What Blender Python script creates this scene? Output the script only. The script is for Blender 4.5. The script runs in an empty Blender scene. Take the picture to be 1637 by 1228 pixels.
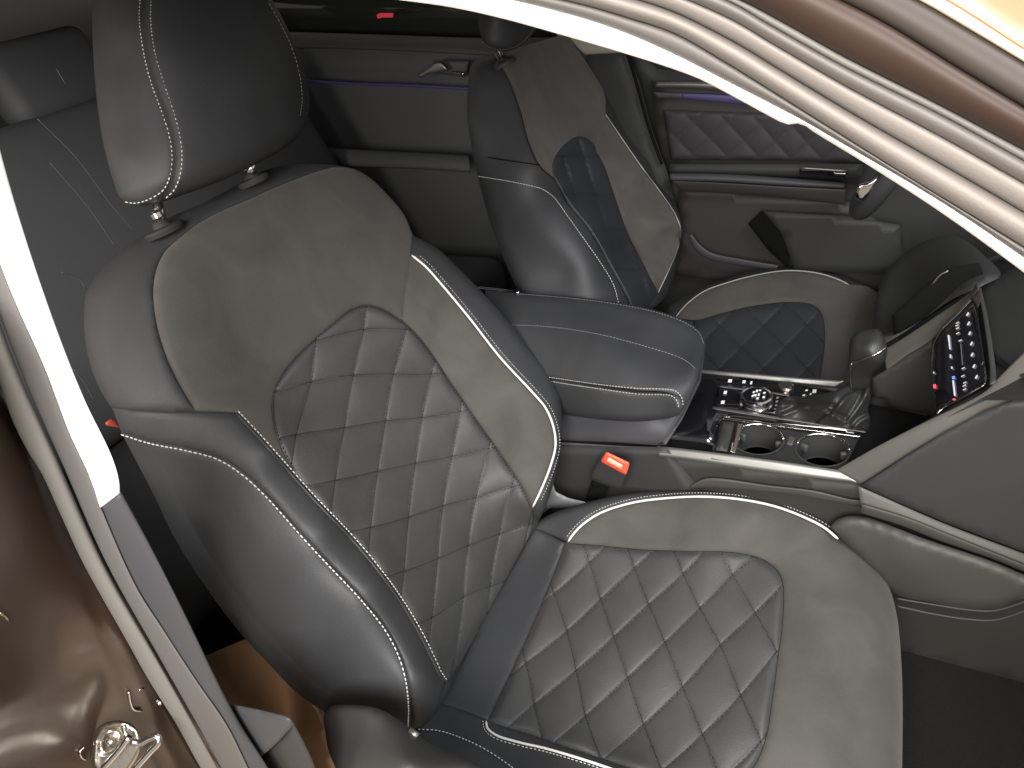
import bpy, math, random
import numpy as np
from mathutils import Vector, Matrix
from mathutils.geometry import delaunay_2d_cdt
random.seed(4)
SC = bpy.context.scene
COL = SC.collection

# ------------------------------------------------------------------ camera
F = 1150.0; CX, CY = 818.5, 614.0
Xc = np.array([2138, -300, 1150.]); Xc /= np.linalg.norm(Xc)
Yc = np.array([749, 929, -1150.]); Yc -= Xc*(Xc@Yc); Yc /= np.linalg.norm(Yc)
Zc = np.cross(Xc, Yc)
RM = np.array([Xc, Yc, Zc]); CAM = np.array([.5, -.606, 1.19])
cd = bpy.data.cameras.new('camera'); cam = bpy.data.objects.new('camera', cd); COL.objects.link(cam)
M = Matrix([[*RM[0], CAM[0]], [*RM[1], CAM[1]], [*RM[2], CAM[2]], [0, 0, 0, 1]])
cam.matrix_world = M
cd.sensor_fit = 'HORIZONTAL'; cd.sensor_width = 36; cd.lens = 36*F/1637
cd.clip_start = .02; cd.clip_end = 60
SC.camera = cam

# ------------------------------------------------------------------ light
W = bpy.data.worlds.new('World'); SC.world = W; W.use_nodes = True
bg = W.node_tree.nodes['Background']; bg.inputs[0].default_value = (1, .95, .90, 1); bg.inputs[1].default_value = .55
SC.view_settings.view_transform = 'Standard'; SC.view_settings.look = 'None'
SC.view_settings.exposure = 0; SC.view_settings.gamma = 1; SC.view_settings.use_curve_mapping = False

def area(name, loc, target, size, power, color, sy=None):
    l = bpy.data.lights.new(name, 'AREA'); l.energy = power; l.color = color; l.size = size
    if sy: l.shape = 'RECTANGLE'; l.size_y = sy
    o = bpy.data.objects.new(name, l); COL.objects.link(o); o.location = loc
    o.rotation_euler = (Vector(target)-Vector(loc)).to_track_quat('-Z', 'Y').to_euler()
    return o
area('showroom_lamp', (.62, -1.30, 1.42), (.08, .0, .62), .85, 56, (1, .97, .93))
area('windscreen_lamp', (1.20, -.22, 1.80), (.42, -.05, .30), .6, 26, (.92, .96, 1))
area('rear_fill_lamp', (-1.05, -1.75, 1.35), (-.75, 1.1, .70), .8, 24, (1, .93, .84))  # added fill light, lifts the dark rear door and bench

# ------------------------------------------------------------------ materials
def mat(name, col, rough=.5, spec=.5, metal=0, bump=None, var=None, sheen=0, coat=0, emit=None, shtint=None, wave=None):
    m = bpy.data.materials.new(name); m.use_nodes = True
    nt = m.node_tree; b = nt.nodes['Principled BSDF']
    b.inputs['Base Color'].default_value = (*col, 1)
    b.inputs['Roughness'].default_value = rough
    b.inputs['Specular IOR Level'].default_value = spec
    b.inputs['Metallic'].default_value = metal
    b.inputs['Sheen Weight'].default_value = sheen
    if sheen: b.inputs['Sheen Roughness'].default_value = .5; b.inputs['Sheen Tint'].default_value = (*(shtint or (1, 1, 1)), 1)
    b.inputs['Coat Weight'].default_value = coat
    b.inputs['Coat Roughness'].default_value = .05 if coat < .65 or coat == 1 and name != 'brown_metallic_paint' else .16
    tc = nt.nodes.new('ShaderNodeTexCoord')
    if emit:
        b.inputs['Emission Color'].default_value = (*emit[:3], 1); b.inputs['Emission Strength'].default_value = emit[3]
    if var:                                   # (scale, colour2, lo, hi)
        n = nt.nodes.new('ShaderNodeTexNoise'); n.inputs['Scale'].default_value = var[0]; n.inputs['Detail'].default_value = 5
        n.inputs['Distortion'].default_value = .8
        r = nt.nodes.new('ShaderNodeValToRGB'); r.color_ramp.elements[0].position = var[2]; r.color_ramp.elements[1].position = var[3]
        r.color_ramp.elements[0].color = (*col, 1); r.color_ramp.elements[1].color = (*var[1], 1)
        nt.links.new(tc.outputs['Object'], n.inputs['Vector']); nt.links.new(n.outputs['Fac'], r.inputs[0])
        nt.links.new(r.outputs[0], b.inputs['Base Color'])
    if bump:                                  # (kind, scale, strength, distance)
        if bump[0] == 'voronoi':
            t = nt.nodes.new('ShaderNodeTexVoronoi'); out = 'Distance'
        else:
            t = nt.nodes.new('ShaderNodeTexNoise'); t.inputs['Detail'].default_value = 4; out = 'Fac'
        t.inputs['Scale'].default_value = bump[1]
        bp = nt.nodes.new('ShaderNodeBump'); bp.inputs['Strength'].default_value = bump[2]; bp.inputs['Distance'].default_value = bump[3]
        nt.links.new(tc.outputs['Object'], t.inputs['Vector']); nt.links.new(t.outputs[out], bp.inputs['Height'])
        nt.links.new(bp.outputs[0], b.inputs['Normal'])
        if wave:
            w = nt.nodes.new('ShaderNodeTexNoise'); w.inputs['Scale'].default_value = wave[0]; w.inputs['Detail'].default_value = 3; w.inputs['Distortion'].default_value = .3
            wb = nt.nodes.new('ShaderNodeBump'); wb.inputs['Strength'].default_value = wave[1]; wb.inputs['Distance'].default_value = wave[2]
            nt.links.new(tc.outputs['Object'], w.inputs['Vector']); nt.links.new(w.outputs['Fac'], wb.inputs['Height']); nt.links.new(wb.outputs[0], bp.inputs['Normal'])
    return m
LEA = mat('black_leather', wave=(13, .16, .005), col=(.037, .038, .040), rough=.55, spec=.34, bump=('voronoi', 900, .35, .0006), var=(9, (.045, .045, .048), .35, .7))
LEQ = mat('perforated_leather', (.056, .055, .055), .55, .4, wave=(26, .2, .004), bump=('voronoi', 700, .5, .0008), var=(12, (.068, .067, .066), .35, .7))
PIP2 = mat('shaded_white_piping', (.34, .34, .32), .5, .4)  # white piping darkened: shade on the driver seat put into colour
KNB = mat('dark_knob_leather', (.022, .022, .022), .42, .5, bump=('voronoi', 800, .4, .0006))
REA = mat('lightened_rear_trim', (.060, .062, .066), .65, .3, bump=('noise', 300, .2, .0005))  # black trim made lighter, carries the rear cabin light in its colour
WNG = mat('taupe_wing_plastic', (.088, .082, .074), .5, .4, bump=('voronoi', 1200, .3, .0004))
CWL = mat('dark_taupe_plastic', (.036, .033, .030), .6, .3, bump=('voronoi', 1200, .3, .0004))
LED = mat('shaded_quilt_leather', (.030, .031, .034), .65, .3, bump=('voronoi', 700, .4, .0008))  # quilt leather in a darker copy for the shaded driver seat
SUE = mat('grey_suede', (.064, .060, .055), .95, .12, wave=(9, .2, .006), sheen=.14, shtint=(.95, .92, .86), bump=('noise', 500, .35, .0012), var=(13, (.086, .081, .073), .30, .70))
PLA = mat('dark_soft_plastic', (.037, .036, .035), .58, .4, bump=('voronoi', 1200, .3, .0004))
PLG = mat('warm_grey_plastic', (.060, .056, .051), .55, .45, bump=('voronoi', 1200, .3, .0004))
PLD = mat('black_plastic', (.034, .034, .034), .6, .3, bump=('noise', 300, .2, .0005))
PGR = mat('slate_trim_plastic', (.052, .052, .058), .55, .4, bump=('noise', 700, .3, .0005))
CAR = mat('black_carpet', (.008, .008, .0075), 1, .1, bump=('noise', 600, 1, .003), sheen=.1)
GLO = mat('gloss_black', (.006, .006, .008), .06, .5, coat=1)
SIL = mat('satin_silver', (.24, .235, .22), .42, .5, .85)
CHR = mat('chrome', (.72, .72, .72), .12, .5, 1)
STE = mat('brushed_steel', (.5, .46, .40), .25, .5, 1, bump=('noise', 200, .2, .001))
THR = mat('pale_thread', (.55, .54, .52), .7, .3)
THD = mat('grey_thread', (.18, .18, .18), .8, .3)
QTH = mat('black_thread', (.012, .012, .013), .8, .3)
PIP = mat('white_piping', (.72, .71, .68), .45, .5)
SEA = mat('grey_rubber_seal', (.125, .114, .106), .6, .3, bump=('noise', 900, .3, .0005))
SED = mat('dark_rubber_seal', (.13, .125, .12), .6, .35, bump=('noise', 900, .3, .0005))
GAP = mat('black_gap', (.006, .006, .006), .9, .1)
WHT = mat('white_trim', (.86, .85, .83), .5, .4, bump=('noise', 300, .1, .0004))
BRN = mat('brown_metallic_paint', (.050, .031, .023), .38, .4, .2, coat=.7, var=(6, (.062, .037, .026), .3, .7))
GLD = mat('lit_brown_sill', (.36, .20, .10), .45, .5, .2, coat=.3, var=(20, (.42, .24, .13), .3, .7))  # brown brightened: the light on the sill is in the colour
RED = mat('glowing_red_plastic', (.75, .10, .05), .4, .5, emit=(1, .12, .05, .12))  # faint glow put into plain plastic, the button is no lamp
REW = mat('pale_red_plastic', (.9, .5, .36), .35, .5)
ICO = mat('lit_icon', (.5, .5, .5), .5, .5, emit=(1, 1, 1, .38))
ICR = mat('lit_red_icon', (.8, .1, .1), .5, .5, emit=(1, .06, .10, 1.2))
ICB = mat('lit_blue_icon', (.1, .2, .8), .5, .5, emit=(.2, .35, 1, .9))
PUR = mat('violet_light_strip', (.05, .045, .11), .5, .5, emit=(.25, .16, .75, .035))
PUD = mat('dim_violet_light_strip', (.04, .03, .12), .5, .5, emit=(.2, .13, .6, .012))
BEI = mat('beige_headlining', (.36, .33, .28), .9, .2, bump=('noise', 600, .3, .001))
GLS = mat('dark_glass', (.02, .022, .018), .08, .5)
FLO = mat('showroom_floor', (.35, .27, .19), .3, .5, var=(2, (.42, .33, .24), .3, .7))
AMB = mat('amber_lit_wall', (.8, .45, .2), .6, .4, emit=(1, .62, .30, .9))

# ------------------------------------------------------------------ helpers
def cm(P, n=None, step=6.0):
    """smooth open curve through points, sampled about every `step` px"""
    P = [np.array(p, float) for p in P]
    if len(P) == 2:
        L = np.linalg.norm(P[1]-P[0]); k = n or max(2, int(L/step)+1)
        return np.array([P[0]+(P[1]-P[0])*i/(k-1) for i in range(k)])
    Q = [2*P[0]-P[1]]+P+[2*P[-1]-P[-2]]; out = []
    for i in range(1, len(Q)-2):
        p0, p1, p2, p3 = Q[i-1:i+3]
        d = [max(1e-3, np.linalg.norm(b-a)**.5) for a, b in ((p0, p1), (p1, p2), (p2, p3))]
        t = [0, d[0], d[0]+d[1], sum(d)]
        k = max(2, int(np.linalg.norm(p2-p1)/step*1.0)+1)
        for j in range(k):
            s = t[1]+(t[2]-t[1])*j/k
            a1 = (t[1]-s)/t[1]*p0+s/t[1]*p1
            a2 = (t[2]-s)/(t[2]-t[1])*p1+(s-t[1])/(t[2]-t[1])*p2
            a3 = (t[3]-s)/(t[3]-t[2])*p2+(s-t[2])/(t[3]-t[2])*p3
            b1 = (t[2]-s)/t[2]*a1+s/t[2]*a2
            b2 = (t[3]-s)/(t[3]-t[1])*a2+(s-t[1])/(t[3]-t[1])*a3
            out.append((t[2]-s)/(t[2]-t[1])*b1+(s-t[1])/(t[2]-t[1])*b2)
    out.append(P[-1]); out = np.array(out)
    return resample(out, n) if n else out
def resample(P, n):
    P = np.array(P, float); d = np.r_[0, np.cumsum(np.linalg.norm(np.diff(P, axis=0), axis=1))]
    s = np.linspace(0, d[-1], n); return np.stack([np.interp(s, d, P[:, k]) for k in range(P.shape[1])], 1)
def join(*cs):
    out = []
    for c in cs:
        for p in c:
            if not out or np.hypot(*(np.array(p)-out[-1])) > 1.2: out.append(np.array(p, float))
    if np.hypot(*(out[0]-out[-1])) < 1.2: out.pop()
    return np.array(out)
def loop(P, step=7): return join(cm(list(P)+[P[0]], step=step))
def poly(P, step=8, r=0):
    """closed polygon with straight sides and (optionally) rounded corners"""
    P = [np.array(p, float) for p in P]; n = len(P); cs = []
    for i in range(n):
        a, b, c = P[i-1], P[i], P[(i+1) % n]
        if r:
            ra = min(r, np.linalg.norm(a-b)*.45, np.linalg.norm(c-b)*.45)
            p = b+(a-b)/np.linalg.norm(a-b)*ra; q = b+(c-b)/np.linalg.norm(c-b)*ra
            k = 6
            cs.append(np.array([(1-s)**2*p+2*s*(1-s)*b+s*s*q for s in np.linspace(0, 1, k)]))
        else: cs.append(np.array([b]))
    out = []
    for i in range(n):
        out.append(cs[i]); a = cs[i][-1]; b = cs[(i+1) % n][0]
        L = np.linalg.norm(b-a); k = int(L/step)
        if k > 1: out.append(np.array([a+(b-a)*j/k for j in range(1, k)]))
    res = []
    for p in np.concatenate(out):
        if not res or np.hypot(*(p-res[-1])) > .35: res.append(p)
    if np.hypot(*(res[0]-res[-1])) < .35: res.pop()
    return np.array(res)
def rays(px):
    px = np.atleast_2d(px); q = np.stack([(px[:, 0]-CX)/F, -(px[:, 1]-CY)/F, -np.ones(len(px))], 1)
    return q@RM.T
class TPS:
    def __init__(s, P, v, reg=1e-6):
        s.P = np.array(P, float)/1000; v = np.array(v, float); n = len(s.P)
        K = s.k(np.linalg.norm(s.P[:, None]-s.P[None], axis=2))+np.eye(n)*reg
        Q = np.c_[np.ones(n), s.P]; A = np.block([[K, Q], [Q.T, np.zeros((3, 3))]])
        s.c = np.linalg.solve(A, np.concatenate([v, np.zeros((3,)+v.shape[1:])]))
    def k(s, r): return r*r*np.log(r+1e-9)
    def __call__(s, px):
        px = np.atleast_2d(px)/1000; K = s.k(np.linalg.norm(px[:, None]-s.P[None], axis=2))
        return K@s.c[:-3]+np.c_[np.ones(len(px)), px]@s.c[-3:]
class Surf:
    """a plane in the car, with an optional relief over it"""
    def __init__(s, p0, n, anchors=None):
        s.p0 = np.array(p0, float); s.n = np.array(n, float)/np.linalg.norm(n)
        s.f = TPS([a[:2] for a in anchors], [a[2] for a in anchors], 3e-5) if anchors else None
    def t(s, px, off=0):
        px = np.atleast_2d(px); r = rays(px); w = s.f(px) if s.f else 0
        return ((s.p0-CAM)@s.n+w+off)/(r@s.n)
    def pos(s, px, off=0, dt=0): px = np.atleast_2d(px); return CAM+rays(px)*(s.t(px, off)+dt)[:, None]
class Near:
    def __init__(s, b, k): s.b = b; s.k = k
    def t(s, px, off=0): return s.b.t(px)-s.k
def PX(x): return Surf((x, 0, 0), (-1, 0, 0))
def PY(y): return Surf((0, y, 0), (0, -1, 0))
def PZ(z): return Surf((0, 0, z), (0, 0, 1))
class TC:
    """a plane square to the line of sight, t metres away"""
    def __init__(s, t): s.t0 = t
    def t(s, px, off=0): return np.full(len(np.atleast_2d(px)), s.t0-off)
    def pos(s, px, off=0, dt=0): px = np.atleast_2d(px); return CAM+rays(px)*(s.t(px, off)+dt)[:, None]
class TSurf:
    """surface through given pixel / world-plane anchor depths"""
    def __init__(s, A):
        s.f = TPS([a[:2] for a in A], [float(a[2].t([a[:2]])[0]) for a in A], 1e-5)
    def t(s, px, off=0): return s.f(px)-off
    def pos(s, px, off=0, dt=0): px = np.atleast_2d(px); return CAM+rays(px)*(s.t(px, off)+dt)[:, None]

def mesh(name, V, Fc, m, parent=None, smooth=True):
    me = bpy.data.meshes.new(name); me.from_pydata([tuple(map(float, v)) for v in V], [], Fc); me.update()
    if smooth: me.polygons.foreach_set('use_smooth', [True]*len(me.polygons))
    me.materials.append(m); o = bpy.data.objects.new(name, me); COL.objects.link(o)
    if parent:
        o.parent = parent; o.matrix_parent_inverse = Matrix.Translation(-ROOT(parent))
    return o
def ROOT(o):
    return o.location.copy() if o.type == 'EMPTY' else Vector((0, 0, 0))
def segdist(P, A, B):
    """min distance of points P to segments A-B"""
    out = np.full(len(P), 1e9)
    for i in range(0, len(P), 4000):
        p = P[i:i+4000][:, None]; d = B-A; L = (d**2).sum(1)+1e-9
        s = np.clip(((p-A)*d).sum(2)/L, 0, 1); q = A+s[..., None]*d
        out[i:i+4000] = np.sqrt(((p-q)**2).sum(2)).min(1)
    return out
def inside(P, O):
    x, y = P[:, 0], P[:, 1]; c = np.zeros(len(P), bool); n = len(O)
    for i in range(n):
        x1, y1 = O[i]; x2, y2 = O[i-1]
        if y1 == y2: continue
        k = ((y1 > y) != (y2 > y)) & (x < (x2-x1)*(y-y1)/(y2-y1)+x1); c ^= k
    return c
def patch(name, out, surf, m, parent=None, res=8, extra=None, holes=None, seam=0, seamw=5, roll=0, rollc=None, detail=None, back=.02, shrink=.03, off=0, cuts=None, smooth=True):
    """a solid body: front face = `surf` inside outline `out`, rounded over at its
    edges, with a real thickness `back` behind it"""
    out = np.array(out, float); n = len(out)
    lo, hi = out.min(0), out.max(0); g = []
    y = lo[1]; k = 0
    while y < hi[1]:
        xs = np.arange(lo[0]+(res/2 if k % 2 else 0), hi[0], res); g.append(np.c_[xs, np.full(len(xs), y)]); y += res*.866; k += 1
    g = np.concatenate(g); g = g[inside(g, out)]
    A, B = out, np.roll(out, -1, 0)
    if len(g): g = g[segdist(g, A, B) > res*.45]
    if holes:
        for h in holes:
            g = g[~inside(g, h)]; g = g[segdist(g, h, np.roll(h, -1, 0)) > res*.4]; g = np.concatenate([g, h])
    if extra is not None:
        ex = extra[inside(extra, out)]; ex = ex[segdist(ex, A, B) > 1.5]; kp_ = [ex[0]]
        for p in ex[1:]:
            if min(np.hypot(*(p-q)) for q in kp_[-40:]) > 1.0: kp_.append(p)
        ex = np.array(kp_); dd = np.concatenate([np.sqrt(((g[i:i+2000][:, None]-ex)**2).sum(2)).min(1) for i in range(0, len(g), 2000)])
        g = np.concatenate([g[dd > 1.4], ex])
    allp = np.concatenate([out, g]) if len(g) else out
    vs, es, fs, *_ = delaunay_2d_cdt([Vector(p) for p in allp], [], [list(range(n))], 1, 1e-4)
    px = np.array([[v.x, v.y] for v in vs]); nv = len(px)
    if holes:
        ce = np.array([px[list(f)].mean(0) for f in fs]); bad = np.zeros(len(fs), bool)
        for h in holes: bad |= inside(ce, h)
        fs = [f for f, b in zip(fs, bad) if not b]
    d = segdist(px, A, B); d[d < .01] = 0
    t = surf.t(px, off)
    if seam: t = t+seam*np.exp(-(d/seamw)**2)
    if roll:
        if rollc is None: dr = d
        else:
            dr = np.full(nv, 1e9)
            for c in (rollc if isinstance(rollc, list) else [rollc]): c = np.array(c); dr = np.minimum(dr, segdist(px, c[:-1], c[1:]))
        dm = np.clip(dr*t/F, 0, roll); t = t+(roll-np.sqrt(np.maximum(0, roll**2-(roll-dm)**2)))
    if cuts:
        for c, dep, wd in cuts:
            c = np.array(c); t = t+dep*np.exp(-(segdist(px, c[:-1], c[1:])/wd)**2)
    if detail is not None: t = t-detail(px, d)
    front = CAM+rays(px)*t[:, None]
    V = list(front); Fc = []
    for f in fs:
        a = px[f]; s = sum(a[i-1][0]*a[i][1]-a[i][0]*a[i-1][1] for i in range(len(a)))
        Fc.append(list(f) if s < 0 else list(f)[::-1])
    if back:
        c = out.mean(0); tc = float(np.mean(t))
        R1 = CAM+rays(c+(px-c)*(1-shrink*.3))*(t+back*.5)[:, None]
        R2 = CAM+rays(c+(px-c)*(1-shrink))*(np.maximum(t, tc-9)+back)[:, None]
        cnt = {}
        for f in Fc:
            for i in range(len(f)):
                e = (f[i-1], f[i]); cnt[e] = 1
        bd = [e for e in cnt if (e[1], e[0]) not in cnt]
        bi = sorted({i for e in bd for i in e}); m1 = {v: nv+i for i, v in enumerate(bi)}
        V += [R1[i] for i in bi]; b2 = len(V); V += list(R2)
        for a, b in bd:
            Fc.append([b, a, m1[a], m1[b]]); Fc.append([m1[b], m1[a], b2+a, b2+b])
        nf = len(fs); Fc += [[b2+i for i in reversed(f)] for f in Fc[:nf]]
    return mesh(name, V, Fc, m, parent, smooth)
def tube(name, P, r, m, parent=None, seg=8, closed=False):
    V, Fc = tubegeo(P, r, seg); return mesh(name, V, Fc, m, parent)
def tubegeo(P, r, seg=8, v0=0, caps=True):
    P = np.array(P, float); n = len(P); T = np.gradient(P, axis=0); T /= np.linalg.norm(T, axis=1)[:, None]+1e-12
    up = np.array([.13, .31, .94]); V = []; Fc = []
    rr = np.full(n, r) if np.isscalar(r) else np.array(r)
    for i in range(n):
        a = np.cross(T[i], up); a /= np.linalg.norm(a)+1e-9; b = np.cross(T[i], a)
        for k in range(seg):
            th = 2*math.pi*k/seg; V.append(P[i]+(a*math.cos(th)+b*math.sin(th))*rr[i])
    for i in range(n-1):
        for k in range(seg):
            q = (k+1) % seg; Fc.append([v0+i*seg+k, v0+i*seg+q, v0+(i+1)*seg+q, v0+(i+1)*seg+k])
    if caps: Fc.append([v0+k for k in reversed(range(seg))]); Fc.append([v0+(n-1)*seg+k for k in range(seg)])
    return V, Fc
def stitches(name, px, surf, m, parent, off=.0012, r=.00075, L=.0036, gap=.0020, dt=0):
    P = surf.pos(px, off, dt); d = np.r_[0, np.cumsum(np.linalg.norm(np.diff(P, axis=0), axis=1))]
    s = 0; V = []; Fc = []
    at = lambda x: np.array([np.interp(x, d, P[:, k]) for k in range(3)])
    while s+L < d[-1]:
        l = L*random.uniform(.85, 1.12); a, b = at(s), at(s+l); mdl = (a+b)/2; u = (CAM-mdl); u = u/np.linalg.norm(u)*.0003
        v, f = tubegeo([a, mdl*.6+a*.4+u, mdl*.6+b*.4+u, b], [r*.6, r, r, r*.6], 5, len(V)); V += v; Fc += f; s += l+gap*random.uniform(.8, 1.2)
    return mesh(name, V, Fc, m, parent)
def piping(name, px, surf, m, parent, r=.0016, off=.001, dt=0):
    P = surf.pos(px, off, dt); n = len(P); rr = np.full(n, r); rr[0] = rr[-1] = r*.4
    return tube(name, P, rr, m, parent, 8)
def strip(name, A, B, sA, sB, m, parent=None, bulge=.004, n=60, k=9, back=.02, prof='round'):
    """a long moulding between two edge curves, bulging between them"""
    A = resample(A, n); B = resample(B, n); tA = sA.t(A); tB = sB.t(B); V = []; Fc = []
    for j in range(k):
        s = (1-math.cos(math.pi*j/(k-1)))/2
        p = A+(B-A)*s; h = math.sqrt(max(0, 1-(2*s-1)**2)) if prof == 'round' else 0
        if prof == 'flat': h = min(1, 6*min(s, 1-s))
        t = tA+(tB-tA)*s-bulge*h; V += list(CAM+rays(p)*t[:, None])
    p = (A+B)/2; w = .4
    for q, tt in ((B, tB), (A, tA)):
        V += list(CAM+rays(p+(q-p)*w)*(tt+back)[:, None])
    kk = k+2
    for j in range(kk):
        q = (j+1) % kk
        for i in range(n-1): Fc.append([j*n+i, q*n+i, q*n+i+1, j*n+i+1])
    Fc.append([j*n for j in reversed(range(kk))]); Fc.append([j*n+n-1 for j in range(kk)])
    return mesh(name, V, Fc, m, parent)
def box(name, c, s, m, parent=None, bev=.01, rot=None):
    import bmesh
    bm = bmesh.new(); bmesh.ops.create_cube(bm, size=1)
    for v in bm.verts: v.co = Vector((v.co.x*s[0], v.co.y*s[1], v.co.z*s[2]))
    if bev: bmesh.ops.bevel(bm, geom=bm.edges[:], offset=bev, segments=3, affect='EDGES', profile=.5)
    if rot is not None: bmesh.ops.transform(bm, matrix=rot, verts=bm.verts)
    bmesh.ops.translate(bm, vec=Vector(c), verts=bm.verts)
    me = bpy.data.meshes.new(name); bm.to_mesh(me); bm.free(); me.materials.append(m)
    me.polygons.foreach_set('use_smooth', [bev > 0]*len(me.polygons))
    if bev: me.set_sharp_from_angle(angle=math.radians(50))
    o = bpy.data.objects.new(name, me); COL.objects.link(o)
    if parent: o.parent = parent; o.matrix_parent_inverse = Matrix.Translation(-ROOT(parent))
    return o
def lathe(name, c, axis, prof, m, parent=None, seg=40, caps=True):
    """profile [(r, h)...] turned about axis through c"""
    ax = Vector(axis).normalized(); q = Vector((0, 0, 1)).rotation_difference(ax); V = []; Fc = []
    for r, h in prof:
        for k in range(seg):
            a = 2*math.pi*k/seg; V.append(Vector(c)+q@Vector((r*math.cos(a), r*math.sin(a), h)))
    for i in range(len(prof)-1):
        for k in range(seg):
            p = (k+1) % seg; Fc.append([i*seg+k, i*seg+p, (i+1)*seg+p, (i+1)*seg+k])
    if caps: Fc.append([k for k in reversed(range(seg))]); Fc.append([(len(prof)-1)*seg+k for k in range(seg)])
    o = mesh(name, V, Fc, m, parent); o.data.set_sharp_from_angle(angle=math.radians(35)); return o
def thing(name, label, cat, loc, group=None):
    o = bpy.data.objects.new(name, None); COL.objects.link(o); o.location = loc; o.empty_display_size = .05
    o['label'] = label; o['category'] = cat
    if group: o['group'] = group
    bpy.context.view_layer.update(); return o
def struct(o): o['kind'] = 'structure'; return o

# ================================================================== SETTING
struct(box('showroom_floor', (0, 0, -.25), (30, 30, .02), FLO, bev=0))

# ================================================================== PASSENGER SEAT
A_ = math.radians(24.3)
BN = (math.cos(A_), 0, math.sin(A_))
seat = thing('passenger_seat', 'nearest front seat, black leather and grey suede with diamond quilting, white piping and stitching', 'car seat', (0, 0, .1))
back = Surf((0, 0, .29), BN, [
 (584,487,.006),(640,600,-.004),(560,650,.0),(700,800,-.006),(760,900,-.004),(440,640,.012),(500,560,.006),
 (450,400,.012),(560,350,.004),(350,480,.02),(530,270,-.03),(430,290,-.025),(330,350,-.012),(262,372,-.03),(620,330,-.02),
 (245,470,.002),(275,590,.022),(150,500,-.085),(195,430,-.055),(170,630,-.07),(205,560,-.02),(135,560,-.10),(240,640,.0),
 (380,665,.042),(460,750,.052),(560,855,.062),(640,960,.072),(713,1085,.06),(310,655,.025),
 (430,720,.062),(520,850,.084),(600,940,.097),(680,1080,.098),(350,730,.028),(430,790,.055),(530,900,.080),(620,1005,.092),(657,1130,.080),(280,712,-.01),
 (195,690,-.07),(215,730,-.085),(280,860,-.10),(380,1005,-.09),(480,1110,-.07),(590,1155,-.01),(400,880,.0),(500,1000,.025),(330,800,-.035),(580,1070,.05),
 (660,450,.022),(760,550,.040),(850,680,.078),(870,740,.078),(850,800,.055),(700,560,.008),(800,700,.026),(660,385,0),
 (740,440,.02),(840,550,.055),(895,640,.09),(888,760,.08),(865,830,.04),(750,508,.046),(850,625,.085),(887,710,.090),
 (780,980,-.01),(850,840,.0),(730,1060,.02)])
sil_top = cm([(137,470),(150,448),(168,426),(200,396),(235,373),(262,352),(330,322),(400,284),(430,270),(480,262),(530,264),(565,270),(592,285),(620,312),(645,342),(660,376)])
sil_right = cm([(660,376),(700,398),(740,436),(790,488),(840,548),(880,598),(892,625),(898,660),(896,700),(888,760),(876,800),(862,832)])
sil_bot = cm([(862,832),(845,875),(815,925),(775,990),(740,1060),(713,1115),(680,1158),(657,1166)])
sil_side = cm([(657,1166),(590,1158),(530,1142),(480,1112),(430,1062),(380,1007),(330,940),(280,862),(245,790),(215,732),(193,690)])
sil_left = cm([(193,690),(183,660),(165,632),(148,595),(137,550),(134,505),(137,470)])
bk_out = join(sil_top, sil_right, sil_bot, sil_side, sil_left)
BRC = [np.concatenate([sil_side, sil_left, sil_top, sil_right])]
bk = patch('backrest', bk_out, back, LEA, seat, res=14, roll=.028, rollc=BRC, back=.12, shrink=.10, off=-.006)
yokeL = cm([(378,660),(312,656)]), cm([(312,656),(290,620),(268,575),(252,525),(245,470),(249,435),(262,405),(288,380),(330,350),(400,318),(450,296),(500,277),(533,268),(566,270)])
seamY = np.concatenate(yokeL)
seamA = cm([(378,660),(420,705),(460,750),(500,795),(560,858),(600,905),(640,960),(670,1010),(690,1050),(703,1078),(713,1092)])
seamB = cm([(195,690),(240,704),(300,716),(350,730),(390,755),(430,792),(480,848),(530,902),(580,955),(620,1005),(643,1050),(654,1090),(658,1130),(657,1164)])
seamS = cm([(180,652),(220,656),(265,659),(312,658),(378,660)])
quiltT = cm([(466,752),(458,735),(445,705),(437,680),(434,650),(437,625),(448,600),(470,572),(500,543),(530,517),(560,494),(584,487),(610,493),(643,513),(665,533),(690,565),(720,610),(760,668),(800,725),(835,778),(852,812)])
pipeR = cm([(658,408),(680,426),(700,448),(750,508),(800,572),(850,626),(872,652),(884,680),(888,712),(880,745),(865,783),(851,812)])
seamR = cm([(660,378),(655,410),(651,440),(646,470),(643,512)])
# shoulder leather (left) and top band
sh = join(cm([(180,652),(165,632),(148,595),(137,550),(134,505),(137,470)]), sil_top[:np.argmin(abs(sil_top[:,0]-566))+1], yokeL[1][::-1], seamS[::-1])
patch('shoulder_leather', sh, back, LEA, bk, res=7, seam=.0035, seamw=5, roll=.028, rollc=BRC, back=.004, shrink=.0)
# suede yoke: upper centre, running into the wedge beside the quilt
iq = np.argmin(abs(quiltT[:,0]-643)+abs(quiltT[:,1]-513))
iA = np.argmin(np.hypot(seamA[:,0]-464, seamA[:,1]-752))
it = np.argmin(abs(sil_top[:,0]-566))
yoke = join(yokeL[1], sil_top[it:], seamR, quiltT[:iq+1][::-1], seamA[:iA+1][::-1], yokeL[0])
patch('suede_yoke', yoke, back, SUE, bk, res=7, seam=.0035, seamw=5, roll=.028, rollc=BRC, back=.004, shrink=0)
# suede face of the far bolster
sr = join(cm([(655,410),(651,440),(646,470),(643,512)]), quiltT[iq:], pipeR[::-1])
patch('suede_bolster', sr, back, SUE, bk, res=7, seam=.003, seamw=4, back=.004, shrink=0)
# far bolster leather
fb = join(cm([(656,409),(658,392),(660,376)]), sil_right, cm([(862,832),(852,822)]), pipeR[::-1])
patch('bolster_leather', fb, back, LEA, bk, res=6, seam=.0025, seamw=4, roll=.016, rollc=[np.concatenate([sil_top[it:], sil_right])], back=.004, shrink=0)
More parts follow.
